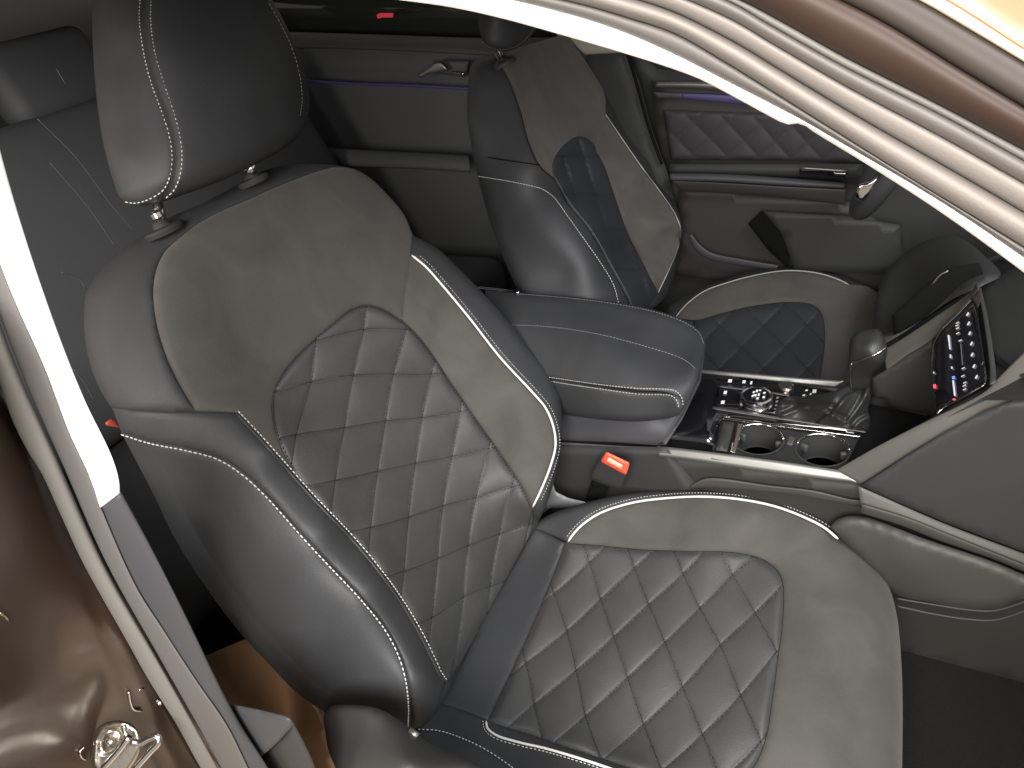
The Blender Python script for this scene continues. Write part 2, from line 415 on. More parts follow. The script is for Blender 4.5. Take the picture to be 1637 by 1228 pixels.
# near bolster front roll and side panel
nb = join(seamS, seamA, cm([(713,1092),(700,1130),(680,1158),(657,1164)]), seamB[::-1], cm([(195,690),(186,670),(180,652)]))
patch('bolster_leather', nb, back, LEA, bk, res=6, seam=.003, seamw=5, roll=.028, rollc=BRC, back=.004, shrink=0)
sp = join(seamB, sil_side)
patch('side_panel', sp, back, LEA, bk, res=8, seam=.003, seamw=5, roll=.05, rollc=[sil_side], back=.004, shrink=0, cuts=[(cm([(585,1132),(620,1138),(658,1136)]), .002, 2.5)])

# quilt
z5 = lambda x, y: (400+.3665*x, 400+.3665*y)
z3 = lambda x, y: (500+.3729*x, 770+.3729*y)
bn = [(1,0,z5(285,395)),(1,1,z5(495,345)),(1,2,z5(680,345)),(2,0,z5(265,575)),(2,1,z5(450,545)),(2,2,z5(625,540)),(2,3,z5(790,540)),
 (3,0,z5(200,805)),(3,1,z5(410,775)),(3,2,z5(590,745)),(3,3,z5(750,730)),(3,4,z5(915,705)),(4,1,z5(370,1005)),(4,2,z5(555,965)),(4,3,z5(720,930)),
 (4,4,z5(880,900)),(4,5,z5(1040,865)),(5,2,z5(525,1210)),(5,3,z5(690,1165)),(5,4,z5(840,1115)),(5,5,z5(985,1080)),(5,6,z5(1140,1035)),
 (6,3,z3(390,385)),(6,4,z3(535,330)),(6,5,z3(665,275)),(6,6,z3(800,225)),(6,7,z3(925,185)),(7,4,z3(510,585)),(7,5,z3(645,495)),(7,6,z3(760,450)),(0,1,z5(512,150))]
class Quilt:
    """puffed diamonds between two families of sewn lines"""
    def __init__(s, nodes, H=.0085, e=.5, k=.05):
        s.f = TPS([n[2] for n in nodes], [[n[0], n[1]] for n in nodes], 1e-6); s.H = H; s.e = e; s.k = k
        s.inv = TPS([(n[0]*100., n[1]*100.) for n in nodes], [n[2] for n in nodes], 1e-6)
        s.lo = np.array([min(n[i] for n in nodes) for i in (0, 1)])-2; s.hi = np.array([max(n[i] for n in nodes) for i in (0, 1)])+2
    def __call__(s, px, d):
        ab = s.f(px); a, b = ab[:, 0], ab[:, 1]
        pil = np.abs(np.sin(np.pi*a)*np.sin(np.pi*b))**s.e
        da, db_ = np.abs(a-np.round(a)), np.abs(b-np.round(b))
        near = np.minimum(da, db_)
        crease = .0016*np.exp(-(near/.022)**2)
        cross = .0012*np.exp(-(da**2+db_**2)/.012)
        edge = 1-np.exp(-(d/8)**2)
        return (s.H*pil-cross)*edge-crease-.0015
    def lines(s, out, step=2.4):
        L = []
        for ax in (0, 1):
            for k in range(int(s.lo[ax]), int(s.hi[ax])+1):
                v = np.linspace(s.lo[1-ax], s.hi[1-ax], 500); ab = np.zeros((500, 2)); ab[:, ax] = k; ab[:, 1-ax] = v
                P = s.inv(ab*100); ok = inside(P, out)
                back = np.abs(s.f(P)[:, ax]-k) < .12; ok &= back
                run = []
                for p, o in zip(P, ok):
                    if o: run.append(p)
                    else:
                        if len(run) > 6: L.append(np.array(run))
                        run = []
                if len(run) > 6: L.append(np.array(run))
        return [resample(l, max(3, int(np.linalg.norm(np.diff(l, axis=0), axis=1).sum()/step))) for l in L]
def quilted(out, surf, q, parent, res=2.8, thread=True, m=None):
    L = q.lines(out)
    o = patch('quilted_panel', out, surf, m or LEQ, parent, res=res, extra=np.concatenate(L), seam=.004, seamw=4, detail=q, back=.004, shrink=0)
    if thread:
        V = []; Fc = []
        for l in L:
            P = surf.pos(l, -.0012); d = np.r_[0, np.cumsum(np.linalg.norm(np.diff(P, axis=0), axis=1))]; x = .002
            while x+.0034 < d[-1]:
                a, b = [np.array([np.interp(y, d, P[:, k]) for k in range(3)]) for y in (x, x+.0034)]
                v, f = tubegeo([a, b], .0005, 4, len(V)); V += v; Fc += f; x += .0052
        mesh('quilting_thread', V, Fc, QTH, parent)
    return o
bq = Quilt(bn)
qa = join(seamA[iA:], cm([(713,1092),(735,1060),(775,990),(815,925),(838,880),(851,840),(852,812)]), quiltT[::-1])
quilted(qa, back, bq, bk)
def shift(c, k):
    c = np.array(c, float); T = np.gradient(c, axis=0); T /= np.linalg.norm(T, axis=1)[:, None]; return c+np.c_[-T[:, 1], T[:, 0]]*k
stitches('stitching', shift(seamA, -4), back, THR, bk, off=.001)
stitches('stitching', shift(seamB, 5), back, THR, bk, off=.001, r=.0009, L=.0042)
stitches('stitching', shift(pipeR, -7)[2:-3], back, THR, bk, off=.0015, r=.0005, L=.0030)
stitches('stitching', shift(quiltT, 3), back, GAP, bk, off=.0002, r=.0005)
piping('piping', pipeR, back, PIP, bk, r=.0019, off=.002)
piping('piping', shift(seamA, 1.5)[:], back, LEA, bk, r=.0014, off=-.001)

# headrest
hs = Surf((0, 0, .29), BN, [(340,150,.050),(450,150,.028),(272,230,.040),(285,270,.036),(225,60,.020),(240,130,.028),(180,200,-.020),(150,60,-.045),(400,20,.045),(200,318,-.020),(235,328,.0),
  (330,285,.034),(490,170,.0),(300,30,.044),(240,-80,.01),(420,-80,.03),(210,250,.005),(165,130,-.035),(195,100,-.01)])
hr_out = loop([(148,-50),(147,0),(148,60),(152,130),(160,200),(170,250),(182,292),(192,316),(206,325),(228,329),(262,322),(300,309),(340,295),(400,268),(450,240),(480,215),(492,188),(495,160),(489,120),(471,70),(452,30),(432,-5),(405,-50),(350,-85),(260,-95),(180,-85)])
hr = patch('headrest', hr_out, hs, LEA, seat, res=6, roll=.030, back=.11, shrink=.08,
  cuts=[(cm([(238,-60),(232,0),(232,30),(237,80),(250,130),(268,180),(279,220),(283,250),(280,281),(270,306),(250,324),(225,331)]), .0035, 4.5), (cm([(432,-5),(452,30),(471,72),(483,115),(488,160),(484,195)]), .002, 3)])
stitches('stitching', cm([(230,-60),(224,0),(223,30),(229,80),(241,130),(259,180),(270,215),(275,250),(272,280),(262,303),(240,318),(215,325),(195,322)]), hs, THR, hr, off=.0, r=.0008, dt=.001)
stitches('stitching', cm([(247,-60),(242,0),(241,30),(247,80),(261,130),(278,180),(288,220),(291,250),(288,280),(279,303),(262,320)]), hs, THR, hr, off=.0, r=.0008, dt=.001)
stitches('stitching', cm([(430,5),(447,35),(466,75),(478,115),(483,160),(479,190)]), hs, THD, hr, off=0, r=.0006, dt=.006)
for (a, b, c) in (((250,318),(265,356),(262,366)), ((400,262),(406,276),(404,287))):
    pb = back.pos([c], .004)[0]; axis = np.array([-.22, 0, .97])
    P = np.array([hs.pos([a], -.03)[0], pb+(hs.pos([a], -.03)[0]-pb)*.5, pb])
    p = tube('headrest_post', P, .006, CHR, seat, 14)
    s = 1.0 if c[0] < 300 else .92
    lathe('post_collar', pb, axis, [(.023*s, -.006), (.025*s, -.001), (.023*s, .002), (.012, .0035), (.009, .010), (.006, .012)], PLD, seat)
    lathe('post_tip', pb+np.array([0, 0, .012]), axis, [(.003, 0), (.0075, .003), (.0075, .009), (.004, .012)], CHR, seat, 16)

# seat cushion
cush = Surf((0, 0, .30), (0, 0, 1), [(1050,1050,.006),(900,900,.0),(1200,905,.010),(1120,794,.058),(1200,800,.056),(1300,836,.045),(960,820,.045),(912,862,.022),(1000,870,.012),(1100,840,.036),
 (870,840,.02),(1340,862,.03),(1060,786,.045),(1200,792,.048),(1400,900,.0),(1440,1060,-.028),(1350,1000,.020),(1300,1150,.020),(1440,1240,-.03),(1340,930,.022),(1250,860,.03),
 (720,1130,.008),(800,1000,-.005),(870,870,.0),(780,1155,.010),(700,1165,.022),(760,1190,.035),(1000,1245,.045),(900,1222,.040),(850,1180,.012),(1000,1205,.010),(1230,1050,.010),(1220,1300,.01),(1000,1330,.03),(1405,1000,.006)])
pipeC = cm([(908,866),(918,852),(932,838),(960,820),(1010,804),(1060,797),(1120,794),(1180,798),(1240,810),(1290,829),(1320,845),(1340,862)])
silC = cm([(862,832),(880,822),(900,815),(950,800),(1000,790),(1060,785),(1120,784),(1200,791),(1260,806),(1310,829),(1343,857)])
silF = cm([(1343,857),(1368,869),(1397,895),(1420,935),(1434,985),(1441,1060),(1443,1130),(1442,1240),(1440,1340)])
qT = cm([(903,868),(960,872),(1020,878),(1100,881),(1160,882),(1205,889),(1234,903),(1250,925),(1253,960),(1250,1010),(1243,1060),(1235,1120),(1226,1175),(1212,1215),(1185,1250),(1150,1275)])
qL = cm([(780,1152),(800,1110),(830,1048),(860,980),(885,918),(903,868)])
qB = cm([(1150,1275),(1080,1256),(1020,1233),(960,1212),(900,1193),(840,1172),(800,1160),(780,1152)])
cu_out = join(silC, silF, cm([(1440,1340),(1000,1345),(740,1260)]), cm([(740,1260),(690,1215),(660,1168),(700,1130),(760,1030),(820,920),(862,832)]))
cu = patch('seat_cushion', cu_out, cush, LEA, seat, res=16, roll=.04, rollc=[silF], back=.10, shrink=.08, off=-.010)
CR = [np.concatenate([silC, silF])]
sw = join(pipeC, cm([(1340,862),(1343,857)]), silF, cm([(1440,1340),(1150,1340),(1150,1275)]), qT[::-1])
patch('suede_surround', sw, cush, SUE, cu, res=8, seam=.003, seamw=4, roll=.04, rollc=[silF], back=.004, shrink=0,
  cuts=[(cm([(1340,862),(1310,868),(1275,880),(1240,900)]), .0015, 5)])
fbl = join(silC, pipeC[::-1], cm([(908,866),(885,857),(855,845)]))
patch('bolster_leather', fbl, cush, LEA, cu, res=5, seam=.002, seamw=3, roll=.010, rollc=[silC], back=.004, shrink=0)
rs = join(cm([(855,845),(880,856),(903,868)]), qL[::-1], cm([(780,1152),(745,1138),(700,1124)]), cm([(700,1124),(740,1050),(790,960),(830,890),(855,845)]))
patch('crease_leather', rs, cush, LEA, cu, res=7, seam=.003, seamw=4, back=.004, shrink=0)
nbl = join(cm([(690,1120),(745,1138),(780,1152)]), qB[::-1], cm([(1150,1275),(1100,1340),(800,1330),(730,1250),(665,1172),(660,1160),(690,1120)]))
patch('bolster_leather', nbl, cush, LEA, cu, res=6, seam=.004, seamw=5, back=.004, shrink=0,
  cuts=[(cm([(660,1163),(720,1172),(770,1193),(830,1232),(900,1290)]), .003, 4)])
cn = [(2,0,(942,899)),(1,1,(906,1009)),(2,1,(960,958)),(3,1,(1014,908)),(0,2,(854,1126)),(1,2,(921,1072)),(2,2,(981,1018)),(3,2,(1037,966)),(4,2,(1092,917)),
 (1,3,(936,1145)),(2,3,(1003,1083)),(3,3,(1063,1027)),(4,3,(1119,972)),(5,3,(1171,919)),(2,4,(1029,1158)),(3,4,(1091,1098)),(4,4,(1152,1031)),(5,4,(1207,980)),
 (3,5,(1123,1174)),(4,5,(1184,1112)),(5,5,(1242,1042)),(4,6,(1217,1185))]
cq = Quilt(cn, .0080)
qc = join(qL, qT, qB)
quilted(qc, cush, cq, cu)
piping('piping', pipeC, cush, PIP, cu, r=.0020, off=.002)
stitches('stitching', shift(pipeC, -6)[1:], cush, THR, cu, off=.0015, r=.0006, L=.003)
npipe = cm([(777,1152),(779,1164),(792,1175),(830,1187),(870,1196),(925,1212),(990,1234),(1060,1262)])
piping('piping', npipe, cush, PIP, cu, r=.0016, off=.004)
stitches('stitching', shift(npipe, 5), cush, THR, cu, off=.002, r=.0006)
stitches('stitching', cm([(668,1166),(700,1168),(730,1177),(770,1195),(815,1224),(870,1268)]), cush, THR, cu, off=.0015)
# recliner cover at the near side
rc = TSurf([(540,1135,PY(-.33)),(620,1150,PY(-.33)),(700,1195,PY(-.33)),(560,1220,PY(-.36)),(650,1230,PY(-.375)),(520,1180,PY(-.33)),(780,1235,PY(-.35)),(600,1300,PY(-.37)),(800,1330,PY(-.37))])
patch('recliner_cover', join(cm([(519,1165),(517,1145),(527,1130),(560,1127),(605,1133),(645,1156),(690,1190),(740,1210),(790,1235),(850,1275),(870,1340)]), cm([(870,1340),(560,1340),(545,1250),(525,1200),(519,1165)])), rc, PLA, seat, res=9, roll=.022, back=.03)
tube('recliner_pin', [rc.pos([(655,1168)], -.01)[0], rc.pos([(668,1178)], -.01)[0]], .004, SIL, seat)
# buckle on the console side of the seat
bkl = thing('seat_belt_buckle', 'upright black seat belt buckle with a red release button beside the console', 'seat belt buckle', (.1, .2, .25))
b0 = PY(.215)
patch('buckle_body', poly([(962,726),(1008,744),(992,785),(940,765)], 6, 8), b0, PLD, bkl, res=6, roll=.004, back=.022)
patch('strap', poly([(948,762),(975,776),(958,800),(935,800)], 6, 3), PY(.222), GAP, bkl, res=8, back=.004)
patch('release_button', poly([(969,722),(1007,740),(1001,760),(960,738)], 4, 4), PY(.208), RED, bkl, res=4, roll=.003, back=.010)
patch('button_slot', poly([(973,731),(996,744),(993,750),(969,737)], 3, 2), PY(.2045), REW, bkl, res=3, back=.001)
tr = thing('seat_side_trim', 'small pale grey curved trim at the crease behind the passenger cushion', 'seat trim', (.0, .2, .3))
patch('trim_panel', poly([(881,762),(888,786),(908,796),(938,803),(925,812),(880,812),(866,822),(872,790)], 5, 4), PY(.205), SIL if 0 else mat('pale_grey_plastic', (.20, .20, .21), .45, .5), tr, res=6, roll=.004, back=.02)

# ================================================================== DRIVER SEAT
ds = thing('driver_seat', 'far front seat behind the armrest, black leather with white piped bolster, in shade', 'car seat', (0, .79, .1))
a2 = math.radians(22.5); DBN = (math.cos(a2), 0, math.sin(a2))
db = Surf((.01, 0, .29), DBN, [(924,222,.0),(900,300,.01),(960,300,-.004),(1000,400,-.004),(880,150,.0),(830,120,-.01),(920,90,-.02),(780,130,-.05),(750,170,-.09),(748,200,-.09),(762,275,-.10),(786,360,-.10),
  (838,244,.012),(863,264,.03),(905,321,.05),(950,375,.07),(998,470,.08),(866,302,.025),(905,342,.06),(960,420,.08),(985,478,.085),(800,290,-.04),(830,400,-.04),(830,465,-.06),(900,440,.03),
  (968,183,.02),(1030,275,.04),(1087,370,.065),(1068,430,.06),(1052,465,.05),(994,180,-.02),(1058,281,-.01),(1089,380,.01),(1000,300,.01),(1040,400,.03),(800,200,-.03),(905,61,-.03)])
dsil = cm([(830,470),(808,420),(786,362),(774,324),(762,275),(753,229),(748,198),(747,171),(749,131),(753,105),(765,94),(800,84),(850,70),(905,58),(924,76),(938,95),(966,147),(984,172),(1004,205),(1027,242),(1058,281),(1078,321),(1090,358),(1091,382),(1082,425),(1070,467)])
d_out = join(dsil, cm([(1070,467),(1045,492),(1000,500),(900,500),(830,470)]))
dbk = patch('backrest', d_out, db, LEA, ds, res=12, roll=.03, rollc=[dsil], back=.12, shrink=.1, off=-.006)
dA = cm([(863,264),(884,284),(905,321),(942,368),(975,425),(1003,478),(1010,500)])
dB = cm([(765,282),(790,286),(814,290),(848,297),(866,302),(884,314),(905,342),(932,380),(960,420),(981,456),(992,500)])
dpipe = cm([(968,183),(1000,230),(1030,273),(1060,313),(1080,344),(1088,368),(1084,395),(1070,430),(1052,468)])
dq = cm([(884,284),(883,262),(892,243),(908,226),(924,218),(940,223),(951,233),(966,266),(985,321),(1005,376),(1030,425),(1052,468)])
dsh = join(cm([(763,278),(755,240),(748,198),(747,171),(749,131),(753,105),(765,94),(790,87)]), cm([(790,87),(815,130),(833,180),(845,225),(863,264)]), cm([(863,264),(820,258),(762,250)])[:2])
patch('suede_yoke', join(cm([(790,87),(850,70),(905,58),(924,76),(938,95),(966,147),(968,183)]), cm([(968,183),(962,205),(951,233)]), cm([(951,233),(940,223),(924,218),(908,226),(892,243),(883,262),(884,284)]), cm([(884,284),(863,264),(845,225),(833,180),(815,130),(790,87)])), db, SUE, dbk, res=8, seam=.003, seamw=3, roll=.03, rollc=[dsil], back=.004, shrink=0)
patch('suede_bolster', join(cm([(966,185),(960,210),(951,233),(966,266),(985,321),(1005,376),(1030,425),(1052,468)]), dpipe[::-1]), db, SUE, dbk, res=8, seam=.003, seamw=3, back=.004, shrink=0)
def puff(ab, d, H, e):
    near = np.minimum(*[np.abs(ab[:, k]-np.round(ab[:, k])) for k in (0, 1)])
    return H*np.abs(np.sin(np.pi*ab[:, 0])*np.sin(np.pi*ab[:, 1]))**.5*(1-np.exp(-(d/e)**2))-.005*np.exp(-(near/.07)**2)-.001
def dquilt(px, d):
    return puff(DQ(px), d, .012, 5)
DQ = TPS([(900,250),(934,250),(925,310),(959,310),(950,370),(984,368),(1006,430)], [(0,0),(1,0),(0.2,1),(1.2,1),(.4,2),(1.4,2),(1.5,3)], 1e-6)
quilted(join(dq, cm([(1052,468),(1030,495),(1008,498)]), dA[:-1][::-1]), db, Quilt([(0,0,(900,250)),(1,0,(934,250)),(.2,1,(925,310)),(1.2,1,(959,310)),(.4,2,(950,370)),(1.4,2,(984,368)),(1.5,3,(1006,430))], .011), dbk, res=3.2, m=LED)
stitches('stitching', dB, db, THR, dbk, off=.002, r=.0008)
stitches('stitching', shift(dA, -3)[2:], db, THD, dbk, off=.002, r=.0007)
tube('seam', db.pos(cm([(780,252),(820,258),(863,264)]), .001), .001, GAP, dbk)
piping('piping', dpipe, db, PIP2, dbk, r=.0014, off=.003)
dh = Surf((.01, 0, .29), DBN, [(800,20,.04),(850,20,.02),(770,30,.0),(820,70,.02),(800,-80,.04)])
dhr = patch('headrest', loop([(762,-60),(764,20),(768,55),(778,74),(800,82),(826,77),(847,60),(860,42),(872,-10),(860,-70),(810,-90)]), dh, LEA, ds, res=7, roll=.025, back=.09, shrink=.06)
stitches('stitching', cm([(771,66),(782,75),(800,80),(826,74),(845,58),(854,44)]), dh, THD, dhr, off=-.004, r=.0008)
pb = db.pos([(806,103)], .0)[0]
tube('headrest_post', [pb, pb+np.array([-.02, 0, .07])], .006, CHR, ds, 12)
lathe('post_collar', pb, (-.3, 0, .95), [(.024, -.004), (.025, .003), (.02, .007), (.01, .012)], PLD, ds)
dc = Surf((0, 0, .30), (0, 0, 1), [(1253,434,.055),(1195,442,.055),(1127,465,.045),(1090,500,.02),(1303,436,.05),(1356,455,.035),(1400,475,.01),(1433,560,-.01),(1316,505,.015),(1200,520,.0),(1250,600,.0),(1380,560,.02),(1230,470,.03)])
dcs = cm([(1062,505),(1068,488),(1095,472),(1120,460),(1160,446),(1195,435),(1250,428),(1305,430),(1350,443),(1385,457),(1412,475),(1430,502),(1436,540),(1436,600),(1430,660)])
dcu = patch('seat_cushion', join(dcs, cm([(1430,660),(1100,660),(1070,580),(1062,505)])), dc, LEA, ds, res=12, roll=.03, rollc=[dcs], back=.10, shrink=.06, off=-.006)
dcp = cm([(1080,507),(1097,487),(1127,465),(1160,453),(1195,443),(1253,433),(1303,436),(1338,446),(1357,455)])
patch('suede_surround', join(dcp, dcs[np.argmin(np.hypot(dcs[:,0]-1385,dcs[:,1]-457)):], cm([(1430,660),(1300,655),(1312,600),(1319,540),(1314,503),(1300,488),(1262,483),(1200,490),(1150,502),(1110,512),(1080,507)])), dc, SUE, dcu, res=8, seam=.003, seamw=3, roll=.03, rollc=[dcs], back=.004, shrink=0)
DQ2 = TPS([(1150,520),(1220,520),(1220,590),(1150,590)], [(0,0),(1,1),(2,0),(1,-1)], 1e-6)
def dq2(px, d):
    return puff(DQ2(px), d, .010, 5)
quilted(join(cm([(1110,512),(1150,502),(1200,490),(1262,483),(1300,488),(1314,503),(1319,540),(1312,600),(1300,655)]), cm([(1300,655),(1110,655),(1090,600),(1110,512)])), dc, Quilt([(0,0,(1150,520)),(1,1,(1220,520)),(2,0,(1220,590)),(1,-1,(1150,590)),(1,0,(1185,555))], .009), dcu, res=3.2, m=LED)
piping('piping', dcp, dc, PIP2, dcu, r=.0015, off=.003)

# ================================================================== CENTRE CONSOLE
con = thing('centre_console', 'centre console between the front seats with padded armrest, mode dial and twin cup holders', 'console', (.3, .37, .2))
box('console_body', (.16, .385, .24), (.86, .235, .28), PLD, con, .006)
# near side wall of the console
patch('side_wall', poly([(860,716),(1060,722),(1133,732),(1372,770),(1404,790),(1520,842),(1700,920),(1760,1120),(1442,1052),(900,900),(840,800)], 14), PY(.256), CWL, con, res=20, back=.01)
patch('side_wall', poly([(840,712),(1065,716),(1110,770),(1130,800),(900,840),(830,790)], 14), PY(.254), PLA, con, res=20, back=.004)
strip('edge_trim', cm([(850,704),(900,707),(1000,713),(1060,715)]), cm([(850,712),(900,716),(1000,724),(1060,729)]), PY(.262), PY(.260), SIL, con, bulge=.003)
strip('edge_trim', cm([(1050,713),(1100,718),(1231,735),(1300,745),(1340,751)]), cm([(1050,729),(1100,735),(1231,755),(1300,764),(1372,772)]), PY(.262), PY(.252), SIL, con, bulge=.002, prof='flat')
strip('edge_trim', cm([(1090,585),(1116,590),(1198,597),(1280,604),(1350,609)]), cm([(1090,592),(1116,597),(1198,607),(1280,615),(1334,621)]), PY(.498), PY(.492), SIL, con, bulge=.002, prof='flat')
strip('lower_rib', cm([(1104,776),(1128,765),(1231,776),(1300,784),(1376,799),(1403,789)]), cm([(1104,782),(1124,780),(1264,790),(1320,800),(1375,808),(1400,800)]), PY(.248), PY(.250), PLG, con, bulge=.004, prof='flat', n=90)
# storage box and armrest
arm_s = TSurf([(761,459,PY(.46)),(914,475,PY(.46)),(1051,498,PY(.46)),(1121,533,PY(.44)),(1128,552,PY(.40)),(1111,590,PY(.31)),(1091,572,PY(.35)),(960,534,PY(.345)),(819,519,PY(.345)),(883,604,PY(.27)),(960,617,PY(.252)),(1073,627,PY(.252)),(1085,645,PY(.252)),(800,560,PY(.31)),(1000,580,PZ(.563)),(1000,510,PZ(.558))])
patch('storage_box', poly([(850,640),(1075,655),(1100,640),(1094,655),(1062,712),(1050,712),(980,707),(850,702)], 9, 3), TSurf([(900,680,PY(.285)),(1040,690,PY(.266)),(1066,700,PY(.270)),(1100,640,PY(.33)),(1062,712,PY(.270)),(1050,712,PY(.266))]), PGR, con, res=9, seam=.001, back=.18, shrink=.02)
patch('storage_box_front', poly([(1084,650),(1112,608),(1127,560),(1120,610),(1092,668),(1064,712),(1048,712)], 9, 3), TSurf([(1055,712,PY(.262)),(1127,560,PY(.44)),(1095,660,PY(.31)),(1115,600,PY(.40))]), PLA, con, res=9, back=.05)
sideS = TSurf([(883,610,PY(.275)),(1073,630,PY(.250)),(898,661,PY(.275)),(1021,675,PY(.252)),(1066,669,PY(.252)),(1086,650,PY(.240)),(960,645,PY(.250))])
arm = patch('armrest', join(cm([(775,462),(831,468),(914,474),(990,484),(1051,497),(1097,513),(1121,531),(1128,548),(1124,575),(1116,605),(1106,632),(1094,655)]), cm([(1094,655),(1090,654),(1087,641),(1077,630),(1060,626),(1021,624)]), cm([(1021,624),(960,616),(883,603),(820,590)]), cm([(820,590),(780,530),(775,462)])), arm_s, LEA, con, res=7, roll=.016, rollc=[cm([(775,462),(831,468),(914,474),(990,484),(1051,497),(1097,513),(1121,531),(1128,548),(1124,575),(1116,605),(1106,632),(1094,655)])], back=.05, shrink=.05,
  cuts=[(cm([(800,518),(819,518),(883,522),(960,534),(1036,554),(1080,568),(1100,578),(1111,588),(1116,602)]), .0015, 2.5)])
patch('armrest_side', join(cm([(820,594),(883,603),(960,616),(1021,624),(1060,626),(1078,628),(1089,638),(1092,652),(1086,664)]), cm([(1086,664),(1066,669),(1021,674),(975,672),(930,667),(880,660),(820,650),(820,594)])), sideS, LEA, con, res=6, seam=.003, seamw=3, roll=.012, back=.03, shrink=.02)
stitches('stitching', cm([(850,600),(883,604),(960,615),(1021,621),(1060,622),(1080,625),(1090,636),(1092,650)]), sideS, THR, arm, off=.003, r=.0007, L=.003, dt=-.004)
stitches('stitching', cm([(870,607),(883,610),(960,622),(1021,630),(1060,631),(1074,633),(1083,642),(1085,654)]), sideS, THR, arm, off=.003, r=.0007, L=.003, dt=-.001)
stitches('stitching', cm([(810,519),(883,523),(960,535),(1036,555),(1080,569),(1100,579),(1111,589)]), arm_s, THD, arm, off=.0, r=.0008, dt=.0005)
stitches('stitching', cm([(831,470),(914,477),(990,487),(1051,500),(1095,516),(1118,533),(1125,550)]), arm_s, THD, arm, off=.0, r=.0007, dt=.006)
tube('hinge_bar', arm_s.pos(cm([(762,460),(800,464),(830,468)]), -.008), .003, CHR, con)
# gloss black deck
DZ = .425
deck = PZ(DZ)
patch('gloss_deck', poly([(1085,592),(1118,596),(1336,621),(1420,640),(1420,760),(1372,752),(1378,697),(1154,668),(1143,712),(1100,706),(1040,700)], 14), deck, GLO, con, res=18, back=.02)
# switch island
patch('switch_island', poly([(1149,618),(1258,630),(1245,664),(1139,652)], 6, 3), PZ(DZ+.003), GLO, con, res=8, back=.003)
strip('island_trim', cm([(1151,616),(1190,621)]), cm([(1150,619),(1190,624)]), PZ(DZ+.005), PZ(DZ+.004), SIL, con, bulge=.001, n=12)
strip('island_trim', cm([(1232,626),(1262,631)]), cm([(1232,629),(1262,634)]), PZ(DZ+.005), PZ(DZ+.004), SIL, con, bulge=.001, n=12)
strip('island_trim', cm([(1139,650),(1185,657),(1250,667),(1300,674),(1385,687)]), cm([(1139,654),(1185,661),(1250,671),(1300,678),(1385,692)]), PZ(DZ+.005), PZ(DZ+.004), SIL, con, bulge=.001, n=40)
dcn = deck.pos([(1209,646)])[0]
dial = lathe('drive_mode_dial', dcn, (0, 0, 1), [(.027, 0), (.027, .003), (.0235, .004), (.024, .014), (.0265, .016), (.0265, .018), (.024, .0195), (.0215, .019)], CHR, con)
lathe('dial_face', dcn+np.array([0, 0, .0187]), (0, 0, 1), [(.0215, 0), (.0212, .0008)], GLO, dial)
def icon(poly_, surf, m=ICO, name='icon', parent=None, off=.001): return patch(name, poly(poly_, 50), surf, m, parent or con, res=50, back=.0008, shrink=0, off=off, smooth=False)
def rect(x, y, w, h, sk=0): return [(x-w/2+sk, y-h/2), (x+w/2+sk, y-h/2), (x+w/2-sk, y+h/2), (x-w/2-sk, y+h/2)]
top = PZ(DZ+.0205)
for k, (x, y, w, h) in enumerate([(1205,627,3,3),(1210,625,3,4),(1207,632,5,3),(1213,631,3,4),(1211,637,4,3),(1221,635,4,3),(1222,628,4,2.5),(1203,633,2.5,3),(1215,624,4,2)]): icon(rect(x, y, w, h, .5), top, parent=dial)
sn = deck.pos([(1256,621)])[0]
stb = lathe('start_button', sn, (0, 0, 1), [(.0135, 0), (.0135, .004), (.0115, .006)], STE, con)
lathe('start_button_face', sn+np.array([0, 0, .0055]), (0, 0, 1), [(.010, 0), (.0095, .0012)], CHR, stb)
for (x, y, w, h) in [(1167,609,6,5),(1189.5,610.5,5,4.5),(1201,612,3,5),(1159.5,627.5,5,5),(1155.5,643,5.5,5),(1302,625.5,6,5.5),(1289.5,624,4,2.5),(1285,632,4,2.5),(1296,630,3,2.5)]:
    icon(rect(x, y, w, h, .6), PZ(DZ+.004))
for (x, y) in [(1243,636),(1242,642),(1241,648),(1240,654),(1239,659)]: icon(rect(x, y, 4, 3, .4), PZ(DZ+.004), THD)
# cup holders: a recess, two open cups with rings, springs
CUPS = []
strip('well_rim', cm([(1154,666),(1230,676),(1300,685),(1378,695)]), cm([(1154,670),(1230,680),(1300,689),(1376,699)]), PZ(DZ+.006), PZ(DZ+.005), CHR, con, bulge=.001)
strip('slide_cover', cm([(1177,676),(1172,700),(1166,722)]), cm([(1189,678),(1183,702),(1177,724)]), PZ(DZ+.003), PZ(DZ+.003), STE, con, bulge=.004)
patch('slide_cover_pad', poly([(1156,673),(1174,675),(1163,722),(1144,720)], 6, 2), PZ(DZ+.004), PLA, con, res=10, back=.002)
strip('slide_highlight', cm([(1169,706),(1167,722)]), cm([(1174,706),(1171,722)]), PZ(DZ+.006), PZ(DZ+.006), CHR, con, bulge=.002, n=8)
def toPX(P):
    q = (np.array(P)-CAM)@RM; return np.stack([CX-F*q[:, 0]/q[:, 2], CY+F*q[:, 1]/q[:, 2]], 1)
WZ = DZ-.003
for (c, r) in (((.3145, .3185), .037), ((.410, .3165), .037)):
    h = toPX([[c[0]+r*math.cos(a), c[1]+r*math.sin(a), WZ] for a in np.linspace(0, 2*math.pi, 41)[:-1]]); CUPS.append(h)
wellp = poly([(1146,668),(1382,697),(1362,764),(1136,734)], 8, 3)
patch('cup_holder_plate', wellp, PZ(WZ), KNB, con, res=7, holes=CUPS, back=.003, shrink=0)
